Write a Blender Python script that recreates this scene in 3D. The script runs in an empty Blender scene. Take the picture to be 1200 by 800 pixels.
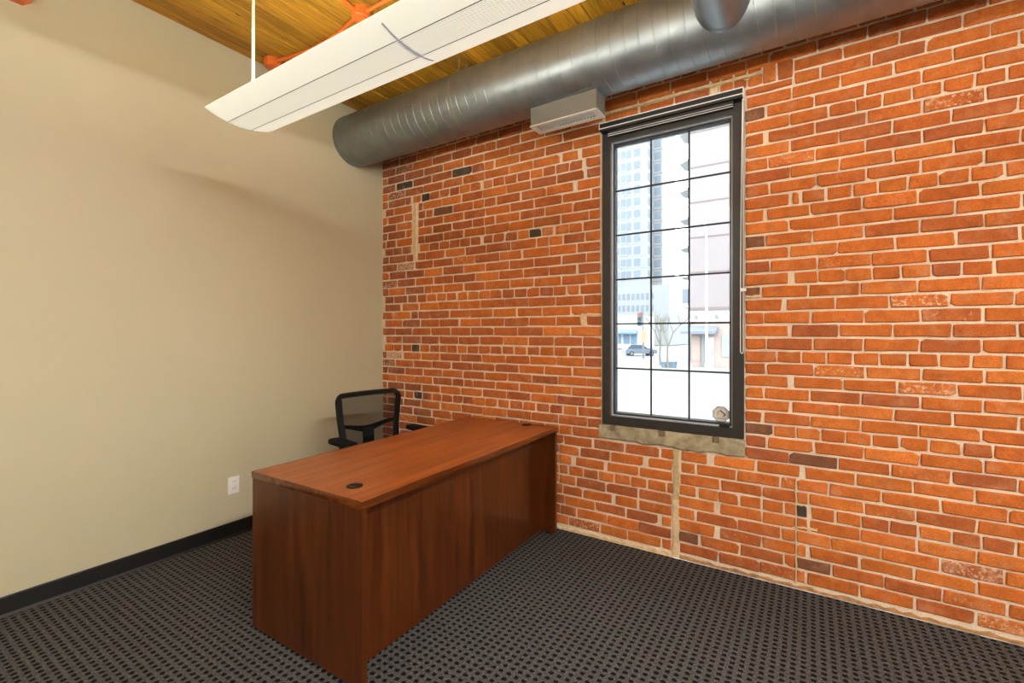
import bpy, bmesh, math, random
from mathutils import Vector, Matrix

# ---------------------------------------------------------------- camera, sky, exposure
scene = bpy.context.scene
COL = scene.collection
YAW = math.atan(350 / 545.0)
CAM = (3.32, -2.953, 1.386)
cam_data = bpy.data.cameras.new('camera')
cam_data.sensor_width = 36.0
cam_data.lens = 545.0 / 1200.0 * 36.0
cam_data.shift_y = -10.0 / 1200.0
cam_data.clip_start = 0.05
cam_data.clip_end = 600.0
cam = bpy.data.objects.new('camera', cam_data)
cam.location = CAM
cam.rotation_euler = (math.pi / 2, 0.0, YAW)
COL.objects.link(cam)
scene.camera = cam

SKY_STRENGTH = 6.3
TUBE_UP = 30.0        # radiance of the fluorescent tubes
FILL_STRIP_GLOW = 215.0    # radiance of the unseen fill strips, added to brighten the walls
SHELL_GLOW = 0.62     # glow of the translucent lamp shells
world = bpy.data.worlds.new('overcast_sky')
world.use_nodes = True
scene.world = world
_bg = world.node_tree.nodes['Background']
_bg.inputs['Color'].default_value = (0.95, 0.975, 1.0, 1)
_bg.inputs['Strength'].default_value = SKY_STRENGTH

scene.view_settings.view_transform = 'Standard'
scene.view_settings.look = 'None'
scene.view_settings.gamma = 1.0
scene.view_settings.use_curve_mapping = False
scene.view_settings.exposure = 0.0

rng = random.Random(7)
PI = math.pi
ROOM_X, ROOM_Y, ROOM_Z = 6.4, -4.5, 3.31


# ---------------------------------------------------------------- helpers
def lin(r, g, b):
    f = lambda c: (c / 255.0) / 12.92 if c / 255.0 <= 0.04045 else ((c / 255.0 + 0.055) / 1.055) ** 2.4
    return (f(r), f(g), f(b), 1.0)


class Mat:
    """small wrapper that builds node materials"""
    def __init__(self, name):
        self.m = bpy.data.materials.new(name)
        self.m.use_nodes = True
        self.nt = self.m.node_tree
        self.b = self.nt.nodes['Principled BSDF']
        self.out = self.nt.nodes['Material Output']

    def n(self, t, **kw):
        nd = self.nt.nodes.new(t)
        for k, v in kw.items():
            setattr(nd, k, v)
        return nd

    def link(self, a, b):
        self.nt.links.new(a, b)

    def pos(self, scale=(1, 1, 1), rot=(0, 0, 0), obj=False):
        if obj:
            g = self.n('ShaderNodeTexCoord').outputs['Object']
        else:
            g = self.n('ShaderNodeNewGeometry').outputs['Position']
        mp = self.n('ShaderNodeMapping')
        mp.inputs['Scale'].default_value = scale
        mp.inputs['Rotation'].default_value = rot
        self.link(g, mp.inputs['Vector'])
        return mp.outputs['Vector']

    def noise(self, vec, scale=5.0, detail=4.0, rough=0.55):
        nz = self.n('ShaderNodeTexNoise')
        nz.inputs['Scale'].default_value = scale
        nz.inputs['Detail'].default_value = detail
        nz.inputs['Roughness'].default_value = rough
        self.link(vec, nz.inputs['Vector'])
        return nz.outputs['Fac']

    def ramp(self, fac, stops):
        r = self.n('ShaderNodeValToRGB')
        el = r.color_ramp.elements
        while len(el) < len(stops):
            el.new(0.5)
        for e, (p, c) in zip(el, stops):
            e.position = p
            e.color = c if len(c) == 4 else (*c, 1)
        self.link(fac, r.inputs['Fac'])
        return r.outputs['Color']

    def math(self, op, a, b=None, clamp=False):
        m = self.n('ShaderNodeMath', operation=op, use_clamp=clamp)
        for i, v in enumerate((a, b)):
            if v is None:
                continue
            if isinstance(v, (int, float)):
                m.inputs[i].default_value = v
            else:
                self.link(v, m.inputs[i])
        return m.outputs[0]

    def mix(self, fac, a, b, blend='MIX'):
        m = self.n('ShaderNodeMix', data_type='RGBA', blend_type=blend)
        for s, v in ((m.inputs[0], fac), (m.inputs[6], a), (m.inputs[7], b)):
            if isinstance(v, (int, float)):
                s.default_value = v
            elif isinstance(v, tuple):
                s.default_value = v
            else:
                self.link(v, s)
        return m.outputs[2]

    def set(self, **kw):
        names = {'color': 'Base Color', 'rough': 'Roughness', 'metal': 'Metallic', 'spec': 'Specular IOR Level',
                 'emit': 'Emission Color', 'emit_s': 'Emission Strength', 'normal': 'Normal', 'alpha': 'Alpha',
                 'coat': 'Coat Weight', 'aniso': 'Anisotropic'}
        for k, v in kw.items():
            s = self.b.inputs[names[k]]
            if isinstance(v, (int, float, tuple)):
                s.default_value = v
            else:
                self.link(v, s)
        return self

    def bump(self, h, strength=0.3, dist=0.002):
        b = self.n('ShaderNodeBump')
        b.inputs['Strength'].default_value = strength
        b.inputs['Distance'].default_value = dist
        self.link(h, b.inputs['Height'])
        self.link(b.outputs['Normal'], self.b.inputs['Normal'])
        return self


def plain(name, col, rough=0.5, metal=0.0, var=0.06, scale=12.0, emit=None, emit_s=0.0, spec=0.5):
    M = Mat(name)
    f = M.noise(M.pos(), scale, 3.0)
    dark = tuple(c * (1 - var) for c in col[:3]) + (1,)
    lite = tuple(min(1.0, c * (1 + var)) for c in col[:3]) + (1,)
    M.set(color=M.ramp(f, [(0.3, dark), (0.7, lite)]), rough=rough, metal=metal, spec=spec)
    if emit:
        M.set(emit=emit, emit_s=emit_s)
    return M.m


class MB:
    """collects geometry, then links it as one mesh object"""
    def __init__(self):
        self.v, self.f = [], []

    def add(self, vs, fs):
        o = len(self.v)
        self.v += [tuple(p) for p in vs]
        self.f += [tuple(i + o for i in f) for f in fs]
        return self

    def box(self, x0, x1, y0, y1, z0, z1):
        vs = [(x, y, z) for z in (z0, z1) for y in (y0, y1) for x in (x0, x1)]
        fs = [(0, 2, 3, 1), (4, 5, 7, 6), (0, 1, 5, 4), (2, 6, 7, 3), (0, 4, 6, 2), (1, 3, 7, 5)]
        return self.add(vs, fs)

    def cbox(self, c, s):
        return self.box(c[0] - s[0] / 2, c[0] + s[0] / 2, c[1] - s[1] / 2, c[1] + s[1] / 2, c[2] - s[2] / 2, c[2] + s[2] / 2)

    def rbox(self, x0, x1, y0, y1, z0, z1, b=0.004):
        """box with chamfered edges"""
        bm = bmesh.new()
        bmesh.ops.create_cube(bm, size=1.0)
        for v in bm.verts:
            v.co = Vector(((x0 + x1) / 2 + v.co.x * (x1 - x0), (y0 + y1) / 2 + v.co.y * (y1 - y0), (z0 + z1) / 2 + v.co.z * (z1 - z0)))
        bmesh.ops.bevel(bm, geom=bm.edges[:], offset=b, segments=2, affect='EDGES', profile=0.5)
        bm.verts.index_update()
        self.add([v.co[:] for v in bm.verts], [[v.index for v in f.verts] for f in bm.faces])
        bm.free()
        return self

    def tube(self, path, r, n=10, cap=True, closed=False):
        P = [Vector(p) for p in path]
        m = len(P)
        rs = r if isinstance(r, (list, tuple)) else [r] * m
        up = None
        vs = []
        for i in range(m):
            if closed:
                t = P[(i + 1) % m] - P[i - 1]
            else:
                t = P[min(i + 1, m - 1)] - P[max(i - 1, 0)]
            t.normalize()
            if up is None:
                up = Vector((0, 0, 1)) if abs(t.z) < 0.9 else Vector((1, 0, 0))
            a = up - t * up.dot(t)
            if a.length < 1e-5:
                a = t.orthogonal()
            a.normalize()
            up = a
            b = t.cross(a)
            for k in range(n):
                an = 2 * PI * k / n
                vs.append(P[i] + (a * math.cos(an) + b * math.sin(an)) * rs[i])
        fs = []
        for i in range(m if closed else m - 1):
            j = (i + 1) % m
            for k in range(n):
                k2 = (k + 1) % n
                fs.append((i * n + k, i * n + k2, j * n + k2, j * n + k))
        if cap and not closed:
            fs.append(tuple(range(n - 1, -1, -1)))
            fs.append(tuple((m - 1) * n + k for k in range(n)))
        return self.add(vs, fs)

    def cyl(self, a, b, r, n=16, r2=None):
        return self.tube([a, b], [r, r2 if r2 is not None else r], n)

    def prism(self, poly, axis, a, b):
        """extrude a polygon: axis 'x' -> poly is (y,z), 'y' -> (x,z), 'z' -> (x,y)"""
        n = len(poly)
        mk = {'x': lambda p, t: (t, p[0], p[1]), 'y': lambda p, t: (p[0], t, p[1]), 'z': lambda p, t: (p[0], p[1], t)}[axis]
        vs = [mk(p, a) for p in poly] + [mk(p, b) for p in poly]
        fs = [tuple(range(n - 1, -1, -1)), tuple(range(n, 2 * n))]
        for i in range(n):
            j = (i + 1) % n
            fs.append((i, j, n + j, n + i))
        return self.add(vs, fs)

    def sheet(self, prof, axis, a, b, th, n=1):
        """open profile swept along an axis with thickness th along the profile normal"""
        m = len(prof)
        nn = []
        for i in range(m):
            p, q = prof[max(i - 1, 0)], prof[min(i + 1, m - 1)]
            dx, dy = q[0] - p[0], q[1] - p[1]
            l = math.hypot(dx, dy)
            nn.append((-dy / l, dx / l))
        poly = list(prof) + [(prof[i][0] + nn[i][0] * th, prof[i][1] + nn[i][1] * th) for i in range(m - 1, -1, -1)]
        mk = {'x': lambda p, t: (t, p[0], p[1]), 'y': lambda p, t: (p[0], t, p[1]), 'z': lambda p, t: (p[0], p[1], t)}[axis]
        k = len(poly)
        vs, fs = [], []
        for s in range(n + 1):
            t = a + (b - a) * s / n
            vs += [mk(p, t) for p in poly]
        for s in range(n):
            for i in range(k):
                j = (i + 1) % k
                fs.append((s * k + i, s * k + j, (s + 1) * k + j, (s + 1) * k + i))
        for base in (0, n * k):
            for i in range(m - 1):
                fs.append((base + i, base + i + 1, base + k - 2 - i, base + k - 1 - i))
        return self.add(vs, fs)

    def build(self, name, mat, parent=None, smooth=False, base=(0, 0, 0)):
        """base: where the object's own origin is put (world); children are given in world coordinates too"""
        off = Vector(base)
        if parent is not None:
            off = Vector(parent['_base']) if '_base' in parent else Vector((0, 0, 0))
        me = bpy.data.meshes.new(name)
        me.from_pydata([tuple(Vector(p) - off) for p in self.v], [], self.f)
        me.materials.append(mat)
        bm = bmesh.new()
        bm.from_mesh(me)
        bmesh.ops.recalc_face_normals(bm, faces=bm.faces)
        bm.to_mesh(me)
        bm.free()
        if smooth:
            me.polygons.foreach_set('use_smooth', [True] * len(me.polygons))
            me.set_sharp_from_angle(angle=math.radians(40))
        o = bpy.data.objects.new(name, me)
        COL.objects.link(o)
        if parent is not None:
            o.parent = parent
            o['_base'] = parent['_base'] if '_base' in parent else (0.0, 0.0, 0.0)
        else:
            o.location = base
            o['_base'] = tuple(float(c) for c in base)
        return o


def tag(o, label=None, category=None, group=None, kind=None):
    for k, v in (('label', label), ('category', category), ('group', group), ('kind', kind)):
        if v:
            o[k] = v
    return o


def thing(name, base, label, category, group=None):
    o = bpy.data.objects.new(name, None)
    o.empty_display_size = 0.1
    o.location = base
    o['_base'] = tuple(float(c) for c in base)
    COL.objects.link(o)
    return tag(o, label, category, group)


def structure(o):
    o['kind'] = 'structure'
    return o


# ---------------------------------------------------------------- materials
def mat_brick():
    M = Mat('fired_brick')
    at = M.n('ShaderNodeAttribute', attribute_name='tint')
    v = M.pos()
    n1 = M.noise(v, 26.0, 5.0, 0.6)
    n0 = M.noise(v, 7.0, 4.0, 0.6)
    n2 = M.noise(v, 140.0, 3.0, 0.6)
    c = M.mix(1.0, at.outputs['Color'], M.ramp(n1, [(0.25, (0.78, 0.77, 0.78)), (0.75, (1.12, 1.13, 1.14))]), 'MULTIPLY')
    c = M.mix(1.0, c, M.ramp(n2, [(0.25, (0.72, 0.70, 0.70)), (0.65, (1.10, 1.10, 1.10))]), 'MULTIPLY')
    c = M.mix(1.0, c, M.ramp(n0, [(0.3, (0.80, 0.76, 0.76)), (0.5, (1.0, 1.0, 1.0)), (0.7, (1.10, 1.12, 1.12))]), 'MULTIPLY')
    # lime and mortar smears: more where the brick carries more of it
    n3 = M.noise(v, 60.0, 7.0, 0.74)
    f = M.math('ADD', n3, at.outputs['Alpha'])
    f = M.ramp(f, [(0.79, (0, 0, 0)), (0.86, (1, 1, 1))])
    c = M.mix(M.math('MULTIPLY', f, 0.75), c, lin(226, 196, 164))
    n4 = M.noise(v, 12.0, 5.0, 0.65)
    f2 = M.math('MULTIPLY', M.ramp(n4, [(0.50, (0, 0, 0)), (0.72, (1, 1, 1))]), M.math('ADD', M.math('MULTIPLY', at.outputs['Alpha'], 1.2), 0.16, clamp=True))
    c = M.mix(f2, c, lin(214, 172, 138))
    M.set(color=c, rough=0.88, spec=0.25)
    M.bump(M.math('ADD', n1, M.math('MULTIPLY', n2, 0.6)), 0.55, 0.004)
    return M.m


def mat_mortar():
    M = Mat('lime_mortar')
    v = M.pos()
    a = M.noise(v, 9.0, 5.0)
    b = M.noise(v, 120.0, 4.0, 0.7)
    c = M.ramp(a, [(0.3, lin(220, 198, 172)), (0.7, lin(244, 226, 202))])
    c = M.mix(1.0, c, M.ramp(b, [(0.25, (0.80, 0.78, 0.76)), (0.65, (1.04, 1.04, 1.04))]), 'MULTIPLY')
    M.set(color=c, rough=0.95, spec=0.2)
    M.bump(b, 0.6, 0.003)
    return M.m


def mat_concrete():
    M = Mat('sill_concrete')
    v = M.pos()
    a = M.noise(v, 14.0, 6.0, 0.65)
    b = M.noise(v, 160.0, 3.0)
    c = M.ramp(a, [(0.3, lin(120, 108, 84)), (0.5, lin(163, 150, 122)), (0.7, lin(190, 177, 148))])
    M.set(color=c, rough=0.95, spec=0.2)
    M.bump(M.math('ADD', a, M.math('MULTIPLY', b, 0.5)), 0.6, 0.006)
    return M.m


def mat_paint():
    M = Mat('beige_wall_paint')
    v = M.pos()
    a = M.noise(v, 260.0, 3.0)
    b = M.noise(v, 1.2, 2.0)
    M.set(color=M.ramp(b, [(0.3, lin(193, 185, 154)), (0.7, lin(197, 189, 158))]), rough=0.62, spec=0.3)
    M.bump(a, 0.12, 0.0008)
    return M.m


def mat_carpet():
    M = Mat('loop_carpet')
    g = M.n('ShaderNodeNewGeometry').outputs['Position']
    sep = M.n('ShaderNodeSeparateXYZ')
    M.link(g, sep.inputs[0])
    wob = M.noise(M.pos(), 90.0, 2.0)

    def cell(o, pitch, w):
        t = M.math('ADD', M.math('DIVIDE', o, pitch), M.math('MULTIPLY', M.math('SUBTRACT', wob, 0.5), 0.35))
        t = M.math('FRACT', t)
        return M.math('DIVIDE', M.math('ABSOLUTE', M.math('SUBTRACT', t, 0.5)), w)
    cx = cell(sep.outputs[0], 0.036, 0.31)
    cy = cell(sep.outputs[1], 0.0165 * 2, 0.30)
    d = M.math('ADD', M.math('POWER', cx, 3.0), M.math('POWER', cy, 3.0))
    dot = M.ramp(d, [(0.55, (1, 1, 1)), (1.0, (0, 0, 0))])
    # twisted yarn loops
    loops = M.n('ShaderNodeTexVoronoi')
    loops.inputs['Scale'].default_value = 170.0
    M.link(M.pos((1.0, 0.6, 1.0)), loops.inputs['Vector'])
    yarn = M.noise(M.pos((1.0, 0.45, 1.0)), 210.0, 3.0, 0.7)
    base = M.ramp(yarn, [(0.28, lin(56, 55, 53)), (0.55, lin(92, 90, 88)), (0.75, lin(148, 146, 142))])
    base = M.mix(1.0, base, M.ramp(loops.outputs['Distance'], [(0.0, (1.15, 1.15, 1.15)), (0.6, (0.62, 0.62, 0.62))]), 'MULTIPLY')
    c = M.mix(dot, base, lin(14, 13, 13))
    M.set(color=c, rough=0.95, spec=0.15)
    h = M.math('SUBTRACT', yarn, M.math('MULTIPLY', dot, 0.8))
    M.bump(h, 0.5, 0.004)
    return M.m


def mat_plank():
    M = Mat('ceiling_decking')
    at = M.n('ShaderNodeAttribute', attribute_name='tint')
    g1 = M.noise(M.pos((14.0, 0.9, 1.0)), 5.0, 6.0, 0.62)
    g2 = M.noise(M.pos((60.0, 2.0, 1.0)), 4.0, 4.0, 0.6)
    kn = M.n('ShaderNodeTexVoronoi')
    kn.inputs['Scale'].default_value = 3.0
    M.link(M.pos((2.2, 0.9, 1.0)), kn.inputs['Vector'])
    c = M.mix(1.0, at.outputs['Color'], M.ramp(g1, [(0.28, (0.50, 0.46, 0.40)), (0.50, (1.0, 1.0, 1.0)), (0.72, (1.30, 1.28, 1.2))]), 'MULTIPLY')
    c = M.mix(1.0, c, M.ramp(g2, [(0.3, (0.82, 0.80, 0.76)), (0.7, (1.08, 1.08, 1.08))]), 'MULTIPLY')
    c = M.mix(M.ramp(kn.outputs['Distance'], [(0.035, (1, 1, 1)), (0.06, (0, 0, 0))]), c, lin(86, 52, 22))
    M.set(color=c, rough=0.55, spec=0.4)
    M.bump(g2, 0.25, 0.002)
    return M.m


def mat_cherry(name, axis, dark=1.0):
    """cherry laminate, grain along the given world axis"""
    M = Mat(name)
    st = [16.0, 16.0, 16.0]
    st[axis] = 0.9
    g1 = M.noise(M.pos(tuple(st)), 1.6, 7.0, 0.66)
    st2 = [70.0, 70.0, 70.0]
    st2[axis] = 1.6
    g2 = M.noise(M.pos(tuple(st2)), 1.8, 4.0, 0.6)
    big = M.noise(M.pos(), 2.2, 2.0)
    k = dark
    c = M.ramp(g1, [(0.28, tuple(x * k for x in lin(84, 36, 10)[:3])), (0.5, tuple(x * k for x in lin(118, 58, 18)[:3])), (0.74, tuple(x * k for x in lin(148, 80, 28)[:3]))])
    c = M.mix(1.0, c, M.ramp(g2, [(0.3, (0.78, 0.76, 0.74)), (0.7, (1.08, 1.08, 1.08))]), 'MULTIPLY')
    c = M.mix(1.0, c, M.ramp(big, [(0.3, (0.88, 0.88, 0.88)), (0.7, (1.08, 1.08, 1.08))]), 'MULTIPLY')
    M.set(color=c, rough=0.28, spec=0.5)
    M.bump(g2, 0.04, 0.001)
    if name == 'cherry_edge_band_shaded':
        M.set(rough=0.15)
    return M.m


def mat_galv():
    M = Mat('galvanised_steel')
    a = M.noise(M.pos((1.0, 1.0, 1.0)), 9.0, 2.0, 0.5)
    s = M.noise(M.pos((16.0, 1.5, 1.5)), 1.0, 2.0, 0.5)
    c = M.ramp(a, [(0.3, lin(134, 141, 144)), (0.7, lin(148, 155, 158))])
    r = M.ramp(s, [(0.3, (0.38, 0.38, 0.38)), (0.7, (0.50, 0.50, 0.50))])
    M.set(color=c, rough=r, metal=0.85)
    M.bump(s, 0.10, 0.006)
    return M.m


def mat_glass():
    M = Mat('window_glass')
    M.nt.nodes.remove(M.b)
    tr = M.n('ShaderNodeBsdfTransparent')
    tr.inputs['Color'].default_value = (0.93, 0.97, 0.97, 1)
    gl = M.n('ShaderNodeBsdfGlossy')
    gl.inputs['Roughness'].default_value = 0.02
    fr = M.n('ShaderNodeFresnel')
    fr.inputs['IOR'].default_value = 1.06
    mx = M.n('ShaderNodeMixShader')
    M.link(fr.outputs[0], mx.inputs[0])
    M.link(tr.outputs[0], mx.inputs[1])
    M.link(gl.outputs[0], mx.inputs[2])
    M.link(mx.outputs[0], M.out.inputs['Surface'])
    return M.m


def mat_net():
    """woven chair mesh: open weave between black threads"""
    M = Mat('chair_net')
    M.nt.nodes.remove(M.b)
    tr = M.n('ShaderNodeBsdfTransparent')
    df = M.n('ShaderNodeBsdfDiffuse')
    df.inputs['Color'].default_value = lin(24, 24, 24)
    mx = M.n('ShaderNodeMixShader')
    w = M.noise(M.pos(obj=True), 700.0, 1.0)
    f = M.ramp(w, [(0.3, (0.5, 0.5, 0.5)), (0.7, (0.72, 0.72, 0.72))])
    M.link(f, mx.inputs[0])
    M.link(tr.outputs[0], mx.inputs[1])
    M.link(df.outputs[0], mx.inputs[2])
    M.link(mx.outputs[0], M.out.inputs['Surface'])
    return M.m


def mat_shell(perf):
    M = Mat('lamp_shell_perforated' if perf else 'lamp_shell')
    col = (0.86, 0.87, 0.80, 1)
    ec = (1.0, 0.99, 0.82, 1)
    if perf:
        g = M.n('ShaderNodeNewGeometry').outputs['Position']
        sep = M.n('ShaderNodeSeparateXYZ')
        M.link(g, sep.inputs[0])
        fx = M.math('ABSOLUTE', M.math('SUBTRACT', M.math('FRACT', M.math('DIVIDE', sep.outputs[0], 0.015)), 0.5))
        fy = M.math('ABSOLUTE', M.math('SUBTRACT', M.math('FRACT', M.math('DIVIDE', sep.outputs[1], 0.012)), 0.5))
        d = M.math('ADD', M.math('MULTIPLY', fx, fx), M.math('MULTIPLY', fy, fy))
        hole = M.ramp(d, [(0.03, (1, 1, 1)), (0.09, (0, 0, 0))])
        c = M.mix(hole, col, (0.30, 0.30, 0.27, 1))
        e = M.mix(hole, ec, (0.66, 0.64, 0.50, 1))
        M.set(color=c, rough=0.5, emit=e, emit_s=SHELL_GLOW)
    else:
        f = M.noise(M.pos(), 6.0, 2.0)
        M.set(color=M.ramp(f, [(0.3, (0.84, 0.85, 0.79)), (0.7, (0.88, 0.89, 0.83))]), rough=0.45, emit=ec, emit_s=SHELL_GLOW)
    return M.m


MT = {
    'brick': mat_brick(), 'mortar': mat_mortar(), 'concrete': mat_concrete(), 'paint': mat_paint(),
    'carpet': mat_carpet(), 'plank': mat_plank(), 'galv': mat_galv(), 'glass': mat_glass(), 'net': mat_net(),
    'cherry_y_lit': mat_cherry('cherry_laminate_lengthwise_lit', 1, 1.85), 'cherry_z_shaded': mat_cherry('cherry_laminate_upright_shaded', 2, 0.44),  # one laminate, coloured as lit on the top and as shaded on the uprights
    'cherry_edge_shaded': mat_cherry('cherry_edge_band_shaded', 1, 0.62),  # same laminate, the edge face's shade put into its colour
    'shell': mat_shell(False), 'shell_perf': mat_shell(True),
    'tube': plain('fluorescent_tube', (1, 1, 0.95, 1), 0.4, emit=(1.0, 0.96, 0.86, 1), emit_s=TUBE_UP),
    'fill_strip_tube': plain('fill_strip_tube', (1, 1, 0.95, 1), 0.4, emit=(0.94, 0.97, 1.0, 1), emit_s=FILL_STRIP_GLOW),
    'white_metal': plain('white_enamel', lin(226, 222, 208), 0.4),
    'dark_seam': plain('dark_seam', lin(70, 68, 60), 0.6),
    'joint_shade': plain('lamp_joint_shade', lin(176, 178, 190), 0.5, emit=(0.9, 0.92, 1.0, 1), emit_s=0.16),  # grey joint between segments, shade of the tube gap put into its colour
    'black_frame': plain('dark_bronze_frame', lin(46, 43, 40), 0.4, 0.0, 0.1),
    'black_sash': plain('black_sash', lin(38, 42, 48), 0.35),
    'black_grid': plain('black_grille', lin(26, 26, 30), 0.5),
    'silver': plain('spacer_silver', lin(205, 205, 212), 0.3, 0.6),
    'white_plastic': plain('white_plastic', lin(244, 241, 236), 0.4),
    'slot': plain('dark_slot', lin(60, 56, 52), 0.7),
    'black_rubber': plain('black_rubber_base', lin(22, 20, 19), 0.5),
    'black_plastic': plain('black_plastic', lin(11, 11, 12), 0.5, spec=0.3),
    'black_fabric': plain('black_fabric', lin(12, 12, 13), 0.9, spec=0.2),
    'chrome': plain('chrome', lin(190, 190, 192), 0.18, 1.0),
    'grey_box': plain('grey_painted_metal', lin(104, 102, 94), 0.55, 0.1),
    'register': plain('register_white', lin(222, 222, 212), 0.45),
    'orange': plain('orange_paint', lin(226, 112, 42), 0.45),
    'strap': plain('hanger_strap', lin(150, 150, 140), 0.4, 0.7),
    'decal': plain('decal_silver', lin(208, 202, 190), 0.5),
    'decal_rim': plain('decal_rim', lin(120, 124, 122), 0.5),
    'decal_ink': plain('decal_ink', lin(64, 26, 22), 0.6),
    'decal_faint': plain('decal_faint', lin(172, 150, 138), 0.6),
    'room_white': plain('room_wall_paint', lin(214, 208, 194), 0.65),
}

# ---------------------------------------------------------------- room shell
structure(MB().box(0, ROOM_X, ROOM_Y, 0.0, -0.06, 0.0).build('floor', MT['carpet']))
structure(MB().box(-0.12, 0, ROOM_Y - 0.12, 0.22, -0.06, ROOM_Z + 0.1).build('wall_left', MT['paint']))
structure(MB().box(ROOM_X, ROOM_X + 0.12, ROOM_Y - 0.12, 0.22, -0.06, ROOM_Z + 0.1).build('wall_right', MT['room_white']))
structure(MB().box(0, ROOM_X, ROOM_Y - 0.12, ROOM_Y, -0.06, ROOM_Z + 0.1).build('wall_back', MT['room_white']))
bb = MB().prism([(0.0, 0.0), (0.016, 0.0), (0.012, 0.006), (0.008, 0.014), (0.008, 0.094), (0.005, 0.099), (0.0, 0.099)], 'y', ROOM_Y, -0.006)
structure(bb.build('baseboard_left', MT['black_rubber']))

# ceiling of narrow boards running towards the brick wall, each board a piece of its own
ceil = structure(MB().box(0, ROOM_X, ROOM_Y, 0.0, ROOM_Z + 0.012, ROOM_Z + 0.1).build('ceiling', plain('ceiling_backing', lin(70, 44, 18), 0.8)))


def tint(me, rgba):
    a = me.attributes.new('tint', 'FLOAT_COLOR', 'CORNER')
    a.data.foreach_set('color', list(rgba) * len(me.loops))


PITCH = 0.0885
x = 0.0
while x < ROOM_X - 0.01:
    w = min(PITCH * rng.choice([1.0, 1.0, 1.0, 1.45]), ROOM_X - x)
    dz = rng.uniform(-0.006, 0.006)
    a, b = x + 0.0012, x + w - 0.0012
    z0, z1 = ROOM_Z + dz, ROOM_Z + 0.012
    pr = [(a, z1), (a, z0 + 0.004), (a + 0.004, z0), (b - 0.004, z0), (b, z0 + 0.004), (b, z1)]
    o = MB().prism(pr, 'y', ROOM_Y, 0.0).build('plank', MT['plank'], ceil)
    k = rng.uniform(0.62, 1.25)
    c = lin(190, 138, 38)
    warm = rng.uniform(-0.06, 0.06)
    tint(o.data, (c[0] * k, c[1] * k * (1 + warm), c[2] * k * (1 + 2 * warm), 1))
    x += w

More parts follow.
